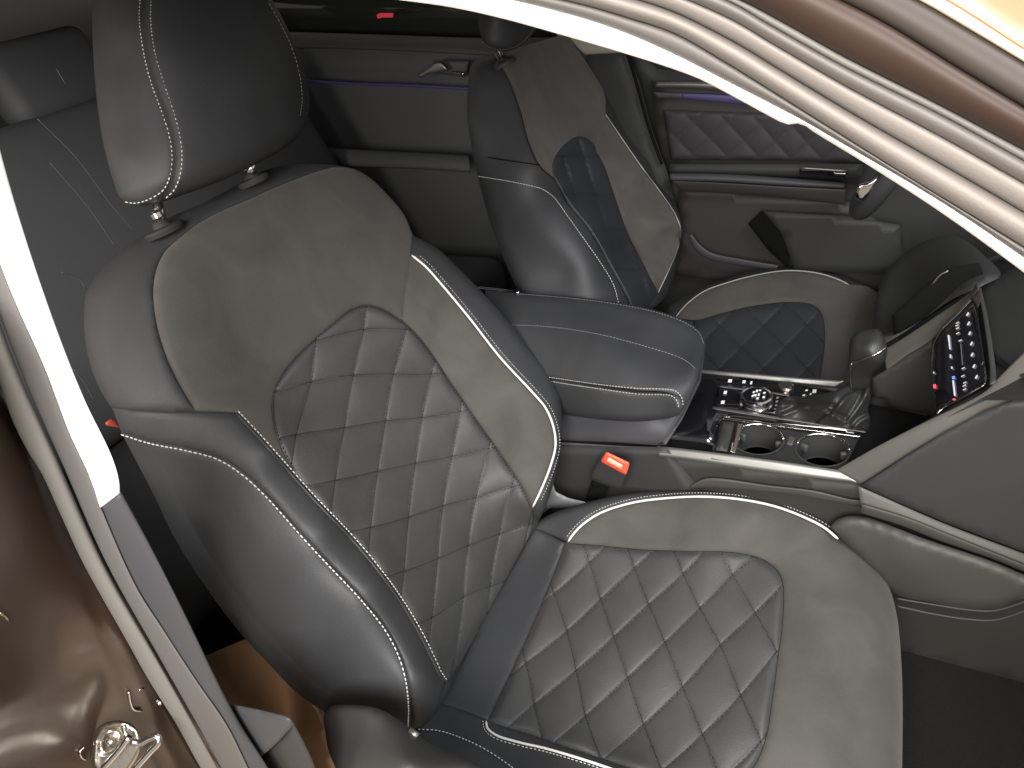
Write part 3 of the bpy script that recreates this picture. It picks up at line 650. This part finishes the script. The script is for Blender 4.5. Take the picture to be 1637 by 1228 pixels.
for (c, r) in (((.3145, .3185), .037), ((.410, .3165), .037)):
    cup = lathe('cup_well', (c[0], c[1], WZ), (0, 0, 1), [(r+.003, .0006), (r+.001, .0012), (r-.0005, 0), (r-.002, -.042), (r-.006, -.044)], PLD, con, 48, False)
    lathe('cup_floor', (c[0], c[1], WZ-.043), (0, 0, 1), [(r-.004, 0), (r-.006, .001)], CAR, cup, 48)  # near-black floor, shade of the deep cup put into colour
    ring = [np.array([c[0]+(r+.0005)*math.cos(a), c[1]+(r+.0005)*math.sin(a), WZ+.001]) for a in np.linspace(math.radians(12), math.radians(172), 50)]
    V, Fc = tubegeo(ring, .0021, 8); mesh('cup_ring', V, Fc, CHR, cup)
    for a in (150, 20):
        a = math.radians(a); q = np.array(c)+(r-.005)*np.array([math.cos(a), math.sin(a)])
        box('spring_tab', (q[0], q[1], WZ-.014), (.012, .008, .014), PGR, cup, .003, Matrix.Rotation(a, 4, 'Z'))
box('cup_divider', (.3625, .325, WZ+.001), (.010, .020, .005), PLG, con, .002)
# gear selector
gs = thing('gear_selector', 'gear selector with black leather knob and wrinkled boot behind the mode dial', 'gear lever', (.43, .39, .42))
gk = TSurf([(1390,545,PY(.365)),(1360,545,PY(.375)),(1415,555,PY(.365)),(1380,600,PY(.375)),(1370,630,PY(.385)),(1385,530,PY(.39)),(1395,575,PY(.352))])
kn = patch('knob', loop([(1357,572),(1358,550),(1363,537),(1378,528),(1404,527),(1413,538),(1418,553),(1416,574),(1405,590),(1394,600),(1391,612),(1387,622),(1372,626),(1356,622),(1354,598)], 4), gk, KNB, gs, res=4, roll=.010, back=.04, shrink=.1)
kt = Near(gk, .0015)
strip('knob_trim', cm([(1360,579),(1374,574),(1391,569),(1405,562),(1416,554)], step=3), cm([(1360,583),(1375,578),(1392,573),(1406,566),(1417,558)], step=3), kt, kt, CHR, gs, bulge=.002, n=30)
strip('knob_trim', cm([(1360,581),(1358,600),(1360,622)], step=3), cm([(1363,582),(1361,600),(1363,622)], step=3), kt, kt, CHR, gs, bulge=.002, n=20)
bs = TSurf([(1372,622,PY(.385)),(1250,650,PZ(.445)),(1238,664,PZ(.43)),(1300,640,PZ(.47)),(1340,640,PZ(.50)),(1300,676,PZ(.435)),(1385,690,PZ(.435)),(1395,650,PZ(.47)),(1265,635,PZ(.44)),(1385,630,PZ(.50)),(1350,690,PZ(.44))])
bo = join(cm([(1356,612),(1340,622),(1312,630),(1285,634),(1262,633),(1248,640),(1242,652),(1236,662)]), cm([(1236,662),(1250,670),(1300,677),(1345,684),(1388,690)]), cm([(1388,690),(1392,675),(1388,655),(1392,635),(1390,616)]), cm([(1390,616),(1372,622),(1356,612)]))
crs = [cm([(1250,640),(1290,644),(1325,655),(1350,668)]), cm([(1326,660),(1338,643),(1352,628),(1366,622)]), cm([(1240,662),(1268,650),(1285,645)]), cm([(1350,672),(1362,655),(1374,636),(1380,620)]), cm([(1300,676),(1318,662),(1326,660)]), cm([(1355,686),(1372,668),(1388,660)]), cm([(1285,634),(1310,642),(1330,648)])]
patch('boot', bo, bs, KNB, gs, res=2.6, roll=.008, back=.03, shrink=.06, cuts=[(c, .007*random.uniform(.7, 1.2), 3) for c in crs]+[(shift(c, 7), -.007, 4.5) for c in crs])

# ================================================================== DASH AND CENTRE STACK
dash = thing('dashboard', 'dark dashboard centre stack with slanted side wings and black climate panel', 'dashboard', (.8, .37, .3))
SN = (-.734, 0, .679)
stk = Surf((.442, 0, .448), SN)
def stko(o): return Surf(np.array((.442, 0, .448))+np.array(SN)*o, SN)
# near wing
strip('wing_edge', cm([(1336,752),(1400,715),(1480,674),(1573,627),(1600,600),(1640,560)]), cm([(1378,775),(1440,735),(1510,695),(1576,668),(1620,655),(1680,650)]), PY(.262), PY(.252), WNG, dash, bulge=.003, prof='flat')
patch('wing_side', poly([(1377,776),(1440,735),(1510,692),(1576,657),(1620,640),(1800,632),(1850,960),(1637,883),(1510,835),(1404,790)], 12), PY(.2395), PLA, dash, res=12, seam=.0015, seamw=4, back=.02, shrink=.02)
patch('stack_face', poly([(1395,720),(1500,662),(1580,617),(1562,486),(1552,470),(1700,380),(1760,640),(1576,640)], 12), stko(-.012), PLD, dash, res=16, back=.02)
# far wing
strip('wing_edge', cm([(1412,560),(1440,543),(1490,510),(1552,466),(1562,452)]), cm([(1417,592),(1450,568),(1490,542),(1552,476),(1566,462)]), PY(.52), PY(.49), WNG, dash, bulge=.002, prof='flat')
patch('wing_inner', poly([(1412,594),(1450,569),(1492,541),(1494,670),(1440,665),(1412,655),(1395,640),(1395,604)], 9), PY(.494), PLA, dash, res=12, back=.01)
tube('bay_edge', PY(.489).pos([(1415,652),(1482,664)]), .0016, PGR, dash)
patch('storage_bay', poly([(1385,645),(1412,650),(1500,668),(1460,720),(1400,745),(1350,748),(1375,700)], 10), PZ(DZ+.002), GAP, dash, res=14, back=.01)
strip('wing_cap', cm([(1550,470),(1558,460),(1562,456)]), cm([(1563,492),(1568,480),(1567,458)]), stko(.0), stko(.0), PLA, dash, bulge=.002, n=16)
strip('panel_border', cm([(1562,456),(1572,510),(1582,590),(1582,616)]), cm([(1567,453),(1580,510),(1592,590),(1594,612)]), stko(.0), stko(-.004), PLA, dash, bulge=.003, n=30)
cp = patch('climate_panel', join(cm([(1497,664),(1492,630),(1489,590),(1490,562),(1493,547),(1505,526)]), cm([(1505,526),(1530,502),(1552,479)]), cm([(1552,479),(1558,486),(1562,500),(1578,598)]), cm([(1578,598),(1577,612),(1555,628),(1509,653),(1497,664)])), stk, GLO, dash, res=5, roll=.0015, back=.015)
strip('panel_glint', cm([(1504,524),(1530,499),(1551,478)]), cm([(1506,527),(1532,502),(1553,480)]), stko(.003), stko(.003), SIL, dash, bulge=.001, n=20)
s2 = lambda x, y: (1400+.1954*x, 430+.1954*y)
ip = stko(.0003)
def si(x, y, w, h, sk=0, m=ICO): cx_, cy_ = s2(x, y); icon(rect(cx_, cy_, w, h, sk), ip, m, parent=cp)
def ipoly(pts, m=ICO):
    P = np.array([s2(*p) for p in pts]); c = P.mean(0); k = .74 if m is ICO else .9
    icon([tuple(q) for q in c+(P-c)*k], ip, m, parent=cp)
for (x, y) in [(748,372),(755,448),(765,528),(780,612),(785,703),(800,797),(820,885)]:   # right column
    w = random.choice([(5,3.5),(4,5),(5,4.5)])
    ipoly([(x-16,y+14),(x-4,y-10),(x+14,y-20),(x+18,y-2),(x+2,y+18)]); si(x+8, y-12, 2.5, 2)
for (x, y) in [(668,440),(664,462),(668,485),(670,525),(690,585),(715,812),(712,875),(728,930),(724,955),(726,985)]:
    ipoly([(x-20,y+4),(x+16,y-14),(x+20,y-4),(x-14,y+14)])
ipoly([(690,600),(700,600),(716,795),(706,795)], THD)
ipoly([(585,535),(603,535),(615,665),(603,665)], mat('dim_lit_bar', (.6, .6, .7), .5, .5, emit=(.8, .85, 1, .45)))
ipoly([(600,695),(620,695),(622,735),(604,735)])
ipoly([(612,795),(630,795),(632,820),(614,820)])
ipoly([(622,880),(645,872),(650,900),(626,905)], ICB)
ipoly([(624,905),(640,905),(656,1045),(640,1045)], mat('dim_lit_bar', (.6, .6, .7), .5, .5, emit=(.75, .75, 1, .45)))
ipoly([(628,1060),(652,1060),(655,1075),(630,1075)], ICR)
ipoly([(466,840),(480,836),(483,858),(470,860)]); ipoly([(468,945),(492,940),(496,975),(472,980)], ICR)
# screen and hood beyond
patch('screen', poly([(1566,420),(1620,395),(1760,380),(1760,600),(1637,590),(1592,578),(1583,520)], 10, 5), stko(-.03), GLO, dash, res=14, roll=.004, back=.02)
strip('screen_trim', cm([(1586,560),(1637,594),(1700,620)]), cm([(1590,580),(1637,606),(1700,640)]), stko(-.01), stko(-.01), GLO, dash, bulge=.004, n=20)
for k in range(4): icon(rect(1619+4.5*k, 575+2.6*k, 3, 3.5), stko(-.024), THD if k > 1 else ICO, name='screen_lettering', parent=dash)
icon(rect(1624,517,4,6,1), stko(-.024), THD, name='screen_lettering', parent=dash)
dl = TSurf([(1434,520,PY(.60)),(1550,450,PY(.55)),(1330,400,PY(1.0)),(1480,370,PY(.9)),(1560,400,PY(.7)),(1440,450,PY(.8)),(1700,420,PY(.6))])
patch('driver_side_panel', loop([(1395,560),(1400,480),(1420,430),(1480,385),(1530,378),(1575,410),(1600,440),(1575,455),(1520,480),(1440,535)], 8), dl, PLD, dash, res=12, roll=.006, back=.15)
patch('knee_cover', poly([(1425,505),(1470,462),(1520,428),(1565,420),(1575,445),(1552,464),(1480,510),(1430,542)], 8, 3), PY(.56), GAP, dash, res=10, roll=.003, back=.04)
tube('cover_glint', PY(.552).pos(cm([(1490,455),(1503,440),(1516,433)])), .0012, SIL, dash)
box('dash_top', (.95, .4, .62), (.35, 1.5, .34), PLD, dash, .04)
strip('console_shoulder', cm([(1372,777),(1404,791),(1510,837),(1637,885),(1850,965)]), cm([(1376,808),(1450,830),(1513,855),(1640,906),(1800,972)]), PY(.236), PY(.228), WNG, dash, bulge=.002, prof='flat')
# knee pad on the console side and its piping lines
kp = TSurf([(1340,845,PY(.225)),(1385,826,PY(.225)),(1500,880,PY(.205)),(1637,921,PY(.20)),(1557,972,PY(.21)),(1435,954,PY(.225)),(1450,900,PY(.205)),(1800,980,PY(.2))])
knee = thing('knee_pad', 'padded grey leather knee bolster on the console side in front of the cushion', 'knee pad', (.6, .22, .3))
patch('pad', join(cm([(1326,842),(1336,832),(1356,825),(1385,827),(1430,843),(1477,861),(1587,898),(1640,920),(1800,985)]), cm([(1800,985),(1760,1000),(1640,958),(1594,972),(1557,974),(1495,966),(1435,955),(1380,900),(1326,842)])), kp, PLG, knee, res=10, roll=.012, back=.03)
strip('upper_ledge', cm([(1378,806),(1450,828),(1513,853),(1580,880),(1640,904),(1800,970)]), cm([(1376,820),(1440,840),(1500,864),(1580,892),(1640,916),(1800,982)]), PY(.222), PY(.226), PLG, knee, bulge=.004)
for off in ((0, 0), (0, 15)):
    tube('trim_line', PY(.222).pos(cm([(1434,957+off[1]*.8),(1495,967+off[1]),(1550,975+off[1]),(1590,976+off[1]),(1637,962+off[1]),(1700,935+off[1])])), .0016, PGR, knee)

# ================================================================== STEERING WHEEL
wh = thing('steering_wheel', 'black steering wheel rim with a chrome spoke, half hidden by the front pillar', 'steering wheel', (.46, .79, .74))
c = Vector((.475, .80, .79)); ax = Vector((-.90, 0, .43)).normalized(); q = Vector((0, 0, 1)).rotation_difference(ax)
ring = [np.array(c+q@Vector((.185*math.cos(a), .185*math.sin(a), 0))) for a in np.linspace(0, 2*math.pi, 90)]
V, Fc = tubegeo(ring, .016, 14, caps=False); mesh('rim', V, Fc, LEA, wh)
lathe('hub', c-ax*.03, ax, [(.07, -.03), (.075, 0), (.06, .025), (.03, .03)], PLD, wh)
for a in (180, 270, 0):
    a = math.radians(a+90)
    P = [np.array(c+q@Vector((r*math.cos(a), r*math.sin(a), -.01))) for r in (.06, .12, .18)]
    tube('spoke', P, [.02, .012, .008], PLD, wh, 10)
wsf = PY(.63)
patch('spoke_trim', loop([(1366,306),(1372,296),(1390,290),(1403,282),(1408,284),(1398,300),(1390,312),(1378,322),(1370,318)], 3), wsf, CHR, wh, res=3, roll=.004, back=.01)

# ================================================================== FAR SIDE DOORS
fd = thing('driver_door', 'far front door inside, diamond quilted panel under a lit violet strip with grey armrest', 'car door', (.3, 1.15, .2))
patch('door_panel', poly([(1000,60),(1050,110),(1400,150),(1800,300),(1800,700),(1100,700),(1040,420),(1040,300)], 20), PY(1.16), PLD, fd, res=40, back=.04)
patch('door_panel', poly([(1040,130),(1230,140),(1420,200),(1420,300),(1060,262),(1048,200)], 16), PY(1.14), PLA, fd, res=24, back=.02)
strip('chrome_strip', cm([(1050,131),(1100,131),(1160,132),(1230,134)]), cm([(1046,141),(1100,142),(1160,147),(1230,152)]), PY(1.12), PY(1.12), SIL, fd, bulge=.006)
strip('light_strip', cm([(1090,149),(1120,150),(1160,152),(1240,158)]), cm([(1090,157),(1120,160),(1160,164),(1240,172)]), PY(1.125), PY(1.125), PUR, fd, bulge=.003)
strip('light_strip_end', cm([(1044,147),(1092,149)]), cm([(1050,157),(1092,158)]), PY(1.126), PY(1.126), PGR, fd, bulge=.003, n=10)
QD = TPS([(1108,196),(1162,196),(1216,200),(1135,222),(1190,226),(1240,228)], [(0,1),(1,2),(2,3),(1,1),(2,2),(3,3)], 1e-6)
def dq3(px, d):
    ab = QD(px); return .006*np.abs(np.sin(np.pi*ab[:, 0])*np.sin(np.pi*ab[:, 1]))**.4*(1-np.exp(-(d/4)**2))
patch('quilted_panel', poly([(1060,176),(1220,181),(1330,190),(1420,230),(1400,262),(1240,257),(1072,256)], 6, 4), PY(1.125), mat('door_leather', (.036, .034, .036), .65, .3, bump=('voronoi', 500, .4, .001)), fd, res=3, detail=dq3, seam=.004, seamw=3, back=.01)
patch('armrest_dark_ledge', poly([(1070,262),(1380,262),(1380,285),(1070,279)], 9, 3), PY(1.11), PLD, fd, res=16, back=.03)  # dark plastic top of the door armrest
strip('armrest', cm([(1070,277),(1150,278),(1250,284),(1350,292)]), cm([(1072,289),(1150,291),(1250,297),(1350,302)]), PY(1.07), PY(1.06), PGR, fd, bulge=.012)
strip('armrest_lower', cm([(1074,289),(1150,292),(1250,298),(1352,303)]), cm([(1090,306),(1150,308),(1250,316),(1352,328)]), PY(1.065), PY(1.09), PLG, fd, bulge=.006)
patch('window_switches', poly([(1278,267),(1354,272),(1354,287),(1278,281)], 5, 2), PY(1.06), GLO, fd, res=8, back=.01)
strip('switch_trim', cm([(1278,267),(1354,272)]), cm([(1278,271),(1354,276)]), PY(1.055), PY(1.055), SIL, fd, bulge=.002, n=8)
patch('lower_panel', poly([(1085,300),(1360,322),(1440,380),(1450,470),(1300,470),(1080,440)], 12, 8), PY(1.13), PLA, fd, res=16, back=.03)
strip('pocket_edge', cm([(1100,378),(1112,400),(1132,414),(1180,424),(1240,432)]), cm([(1106,374),(1120,392),(1138,404),(1185,414),(1245,424)]), PY(1.08), PY(1.08), PGR, fd, bulge=.004)
patch('door_pocket', poly([(1196,358),(1218,336),(1260,370),(1262,432),(1228,400)], 6, 3), PY(1.09), GAP, fd, res=10, back=.02)
patch('door_pocket_face', poly([(1220,338),(1350,345),(1440,360),(1440,440),(1270,432),(1250,374)], 8, 4), PY(1.085), PLD, fd, res=14, back=.02)
lp = PY(1.0).pos([(1446,428)])[0]
lathe('courtesy_lamp', lp, (-.2, -1, .3), [(.003, 0), (.003, .002)], ICO, fd, 12)
rd = thing('rear_door', 'far rear door inside, almost black with a dim violet strip and chrome handle', 'car door', (-.7, 1.15, .2))
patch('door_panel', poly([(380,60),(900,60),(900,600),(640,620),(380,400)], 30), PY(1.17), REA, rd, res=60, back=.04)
patch('window_glass', poly([(380,-30),(900,-30),(900,64),(380,58)], 20), PY(1.19), GLS, rd, res=60, back=.006)
strip('window_ledge', cm([(430,50),(600,55),(800,62)]), cm([(430,76),(600,80),(800,90)]), PY(1.13), PY(1.10), mat('olive_grey_plastic', (.035, .037, .030), .6, .4), rd, bulge=.01)
strip('light_strip', cm([(490,127),(560,132),(650,135),(760,141)]), cm([(490,131),(560,136),(650,139),(760,145)]), PY(1.12), PY(1.12), PUD, rd, bulge=.002)
patch('handle_recess', poly([(690,97),(750,97),(745,125),(700,118)], 5, 4), PY(1.12), PUD if 0 else PGR, rd, res=8, back=.01)
strip('handle', cm([(666,120),(680,112),(695,100),(706,100)]), cm([(672,126),(686,118),(702,116),(716,112)]), PY(1.10), PY(1.10), SIL, rd, bulge=.004, n=14)
strip('handle_glint', cm([(721,114),(742,117)]), cm([(721,118),(741,121)]), PY(1.10), PY(1.10), CHR, rd, bulge=.003, n=8)
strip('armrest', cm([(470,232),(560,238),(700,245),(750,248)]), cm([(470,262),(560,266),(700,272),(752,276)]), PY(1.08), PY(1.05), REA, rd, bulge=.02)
tag_ = patch('red_tag', poly([(602,24),(607,21),(629,21),(628,28),(611,28),(604,30)], 4), PY(1.12), mat('glowing_tag_red', (.55, .03, .05), .5, .5, emit=(1, .05, .1, .25)), None, res=9, back=.004, smooth=False)  # tag brightened by a small added glow
tag_['label'] = 'tiny bright red tag on the far window ledge behind the headrest'; tag_['category'] = 'tag'
# far B pillar with its belt
bp = thing('far_door_pillar', 'dark centre pillar behind the far front seat with a pale beige upper trim', 'door pillar', (-.1, 1.1, .2))
patch('upper_trim', poly([(880,40),(1010,60),(1006,88),(970,88),(933,91),(900,70)], 6, 3), PY(1.13), BEI, bp, res=14, back=.02)
patch('pillar_trim', poly([(905,60),(935,88),(1002,84),(1022,130),(1040,200),(1068,278),(1080,330),(1060,400),(1000,420),(960,200),(925,100)], 10), PY(1.10), PLD, bp, res=20, roll=.01, back=.04)
tube('pillar_gap', PY(1.09).pos(cm([(1003,86),(1018,135),(1036,200),(1058,262)])), .004, GAP, bp)

# ================================================================== REAR BENCH
rb = thing('rear_bench', 'rear bench seat in deep shade behind the passenger headrest, with faint stitching', 'rear seat', (-1.0, .3, .1))
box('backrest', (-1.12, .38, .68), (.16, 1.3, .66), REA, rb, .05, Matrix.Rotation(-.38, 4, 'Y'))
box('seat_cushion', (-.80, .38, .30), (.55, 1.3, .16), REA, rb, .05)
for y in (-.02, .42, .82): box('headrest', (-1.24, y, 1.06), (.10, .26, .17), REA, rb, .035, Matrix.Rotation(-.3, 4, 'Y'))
rbs = PX(-.62)
for cpts in ([(90,110),(105,135)],[(98,435),(125,445),(138,462)],[(118,590),(135,612),(150,640)],[(60,190),(120,250),(180,330),(215,370)],[(80,260),(140,330),(185,395)]):
    tube('stitching', rbs.pos(cm(cpts)), .0008, PGR, rb)
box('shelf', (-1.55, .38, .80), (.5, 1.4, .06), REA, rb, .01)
bk2 = patch('rear_belt_buckle', poly([(168,676),(176,670),(186,674),(191,684),(180,682),(170,680)], 3), PX(-.45), mat('dim_red_plastic', (.42, .06, .04), .5, .4), None, res=6, back=.02)
bk2['label'] = 'small red rear buckle glimpsed between the door pillar and the passenger backrest'; bk2['category'] = 'seat belt buckle'

# ================================================================== CAR BODY (near side)
body = thing('car_body', 'brown metallic car body around the open door, with rubber seals and blown-out white trim', 'car body', (.1, -.4, 0))
# roof opening: white trim, seals, paint
c0 = cm([(-260,-130),(0,-95),(300,-60),(540,-14),(630,-1),(722,12),(800,29),(863,46),(936,67),(1000,86),(1060,105),(1117,126),(1175,156),(1234,188),(1252,197),(1266,200),(1280,197),(1296,208),(1340,235),(1389,265),(1506,341),(1637,436),(1900,640)], step=5)
c1 = cm([(-260,-160),(0,-130),(300,-90),(640,-30),(811,-2),(870,12),(936,30),(1000,52),(1078,86),(1156,126),(1272,186),(1350,231),(1506,323),(1637,411),(1900,605)], step=5)
c2 = cm([(-260,-190),(0,-160),(300,-120),(700,-42),(893,-2),(950,12),(1000,27),(1078,53),(1156,97),(1311,194),(1467,292),(1637,395),(1900,560)], step=5)
c3 = cm([(-260,-260),(0,-230),(300,-190),(800,-100),(1000,-55),(1160,0),(1234,42),(1350,107),(1506,185),(1637,257),(1900,400)], step=5)
c4 = cm([(-260,-270),(0,-240),(300,-200),(800,-115),(1000,-70),(1183,0),(1250,35),(1350,91),(1506,170),(1637,240),(1900,380)], step=5)
c5 = cm([(-260,-330),(0,-300),(300,-260),(800,-190),(1100,-110),(1343,0),(1420,40),(1530,108),(1637,172),(1900,330)], step=5)
c6 = cm([(-260,-400),(0,-370),(300,-330),(800,-270),(1200,-130),(1467,0),(1540,42),(1637,100),(1900,260)], step=5)
c7 = cm([(-260,-420),(0,-390),(300,-350),(800,-290),(1200,-150),(1510,0),(1560,30),(1637,80),(1900,240)], step=5)
yb = lambda d: PY(-.34+d)
strip('white_trim', c0, c1, yb(.010), yb(.004), WHT, body, bulge=.003, prof='flat', n=160, back=.03)
strip('inner_seal', c1, c2, yb(.004), yb(.0), SEA, body, bulge=.005, n=140, back=.03)
PS = mat('highlight_rubber_seal', (.18, .16, .144), .6, .35, bump=('noise', 900, .3, .0005))  # seal rubber made paler for its highlight bands, outer bead left darker
r2, r3 = resample(c2, 200), resample(c3, 200)
c25, c28 = r2+(r3-r2)*.40, r2+(r3-r2)*.74
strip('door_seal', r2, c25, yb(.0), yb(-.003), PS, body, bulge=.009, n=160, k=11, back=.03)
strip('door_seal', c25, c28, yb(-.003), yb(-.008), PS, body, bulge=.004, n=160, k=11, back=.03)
strip('door_seal', c28, r3, yb(-.008), yb(-.012), SEA, body, bulge=.005, n=160, k=11, back=.03)
strip('seal_lip', c3, c4, yb(-.012), yb(-.012), SEA, body, bulge=.0015, n=140, back=.02)
strip('roof_side', c4, c5, yb(-.012), yb(-.016), mat('dark_brown_satin_paint', (.030, .017, .012), .55, .3, .1, var=(6, (.036, .021, .015), .3, .7)), body, bulge=.006, n=140, k=11, back=.03)
strip('roof_gutter', c5, c6, yb(-.014), yb(-.012), mat('taupe_painted_gutter', (.036, .028, .023), .6, .3), body, bulge=.004, n=140, k=11, back=.03)
strip('roof_moulding', c6, c7, yb(-.012), yb(-.010), mat('bright_cream_moulding', (.55, .45, .34), .3, .5), body, bulge=.003, n=140, back=.03)
c8 = c7+np.array([60, -260.])
strip('roof_skin', c7, c8, yb(-.008), yb(.06), mat('amber_glare_roof', (.26, .105, .035), .35, .5, coat=.6), body, bulge=.002, n=140, back=.01)  # orange glare on the brown roof painted in as amber
# door pillar: white trim, seals, painted jamb
w0 = cm([(-330,-220),(-200,-40),(-120,100),(-60,225),(-30,300),(0,421),(30,495),(73,592),(110,690),(144,764),(160,812)], step=5)
w1 = cm([(-270,-300),(-150,-110),(-80,20),(-30,120),(0,240),(20,312),(47,400),(92,530),(137,643),(178,728),(190,766),(192,788)], step=5)
yp = PY(-.42)
PT = lambda o: Surf((0, -.42+o, 0), (0, -1, 0))
strip('pillar_white_trim', w0, w1, PT(-.002), PT(.004), WHT, body, bulge=.004, n=80, back=.03, prof='flat')
g0 = cm([(158,806),(219,946),(262,1010),(313,1090),(364,1165),(400,1240),(450,1340)], step=6)
g1 = cm([(194,786),(235,862),(274,938),(312,1015),(345,1084),(380,1150),(430,1230),(490,1340)], step=6)
strip('pillar_lower_trim', g0, g1, PT(.0), PT(.010), PGR, body, bulge=.006, n=60, back=.03)
s0 = cm([(-420,-220),(-300,-60),(-190,50),(-120,150),(-60,330),(0,504),(40,608),(101,745),(170,900),(260,1060),(345,1212),(410,1340)], step=6)
s1 = cm([(-370,-240),(-260,-80),(-160,20),(-100,100),(-45,285),(0,418),(40,516),(73,592),(110,690),(144,764),(162,812),(219,940),(262,1008),(313,1087),(364,1162),(400,1235),(450,1335)], step=6)
strip('inner_seal', s0, s1, PT(-.002), PT(-.001), mat('taupe_rubber_seal', (.12, .112, .108), .55, .4, bump=('noise', 900, .3, .0005)), body, bulge=.006, n=100, back=.03)
o0 = cm([(-480,-200),(-360,-40),(-260,60),(-180,150),(-90,400),(0,612),(18,668),(46,724),(64,752),(100,830),(129,893),(160,950),(200,1020),(238,1088),(282,1158),(322,1230),(390,1340)], step=6)
o1 = cm([(-424,-215),(-304,-55),(-194,55),(-125,150),(-64,330),(-4,506),(36,610),(97,747),(166,902),(256,1062),(341,1214),(406,1340)], step=6)
strip('outer_seal', o0, o1, PT(-.012), PT(-.004), mat('warm_grey_rubber_seal', (.17, .16, .148), .55, .4, bump=('noise', 900, .3, .0005)), body, bulge=.010, n=100, k=13, back=.03)
jb = TSurf([(0,620,PT(-.004)),(64,752,PT(-.002)),(129,893,PT(.0)),(200,1020,PT(.0)),(310,1228,PT(.0)),(390,1340,PT(0)),(-180,150,PT(0)),(-90,400,PT(0)),(-100,700,TC(.40)),(0,900,TC(.53)),(70,1000,TC(.635)),(0,1200,TC(.62)),(150,1150,TC(.77)),(-60,1228,TC(.55)),(-120,1000,TC(.45)),(240,1200,TC(.86)),(-120,1340,TC(.55)),(150,1340,TC(.82)),(-120,600,TC(.36))])
patch('painted_jamb', join(o0[np.argmin(abs(o0[:,1]-420)):]+np.array([3., 0]), np.array([(390.,1340),(200,1340),(0,1340),(-120,1340),(-120,1000),(-120,600),(-120,330)])), jb, BRN, body, res=12, back=.02, shrink=0,
  cuts=[(cm([(129,895),(145,950),(164,1000),(207,1102),(250,1200),(290,1290)]), .003, 5)])
jp = lambda p: jb.pos([p], .002)[0]
tube('jamb_bead', jb.pos(cm([(206,1106),(208,1120),(214,1134),(226,1136)], step=3), .001), .0016, CHR, body)
tube('jamb_bead', jb.pos(cm([(222,1104),(230,1100)], step=3), .001), .0008, STE, body)
lathe('jamb_plug', jp((255,1124)), (0, -1, .2), [(.003, 0), (.002, .002)], CHR, body, 12)
tube('jamb_edge_glint', jb.pos(cm([(0,980),(8,985),(14,993)]), .002), .0012, STE, body)
# sill trims
patch('pillar_foot', join(cm([(362,1125),(375,1127),(420,1136),(462,1148),(470,1158)]), cm([(470,1158),(440,1190),(403,1222)]), cm([(403,1222),(385,1190),(362,1125)])), Surf((0,-.40,0),(0,-1,.5),None) if 0 else PY(-.405), PGR, body, res=8, roll=.008, back=.04)
patch('pillar_foot_side', join(cm([(468,1154),(485,1185),(505,1232),(520,1340)]), cm([(520,1340),(450,1340),(402,1220)]), cm([(402,1220),(440,1188),(468,1154)])), PY(-.395), PLA, body, res=8, roll=.008, back=.04)
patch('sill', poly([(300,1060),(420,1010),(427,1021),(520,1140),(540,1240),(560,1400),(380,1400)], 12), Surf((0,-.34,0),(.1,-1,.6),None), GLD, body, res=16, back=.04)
# striker
stp = thing('door_striker', 'shiny steel door striker loop on the brown door jamb', 'door striker', (.0, -.43, .5))
js = lambda o: TC(.765+o)
patch('base_plate', loop([(146,1180),(158,1162),(178,1153),(200,1153),(218,1165),(226,1185),(220,1210),(200,1235),(160,1240),(145,1215)], 3), js(.0), STE, stp, res=4, roll=.003, back=.01,
   cuts=[(loop([(160,1184),(172,1170),(188,1172),(190,1186),(178,1200),(164,1202)], 3), .003, 2.5), (cm([(152,1225),(153,1200),(160,1176),(178,1162),(198,1158)]), -.002, 3)])
tube('striker_loop', js(-.012).pos(cm([(198,1160),(201,1172),(206,1180)], step=2)), .0025, CHR, stp)
tube('striker_loop', np.concatenate([js(-.016).pos(cm([(206,1178),(190,1200),(165,1228)], step=4))]), .0032, CHR, stp, 10)
tube('striker_loop', np.concatenate([js(-.02).pos(cm([(211,1186),(224,1188),(240,1180),(252,1178),(254,1186),(240,1202),(215,1230)], step=3))]), .0034, CHR, stp, 10)
lathe('bolt', js(-.003).pos([(178,1186)])[0], (0, -1, 0), [(.006, 0), (.006, .003), (.003, .004)], STE, stp, 16)
tube('lower_clip', jb.pos(cm([(134,1194),(128,1202),(130,1210),(137,1215)], step=2), .003), .0012, CHR, stp)

# ================================================================== CABIN SHELL
cs = thing('cabin_shell', 'dark cabin enclosure with roof lining and tailgate trim behind the seats', 'car interior', (0, .4, .1))
box('roof_lining', (-.55, .40, 1.24), (1.9, 1.4, .02), PLD, cs, .004)
box('tailgate_trim', (-1.95, .40, .7), (.04, 1.6, 1.1), PLD, cs, .004)
box('far_wall', (-.3, 1.26, .5), (3.2, .03, 1.3), PLD, cs, .004)
box('rear_quarter', (-1.2, -.38, .29), (1.9, .03, .86), BRN, cs, .01)
struct(box('cabin_floor', (-.2, .42, .06), (3.4, 1.56, .03), CAR, bev=0))
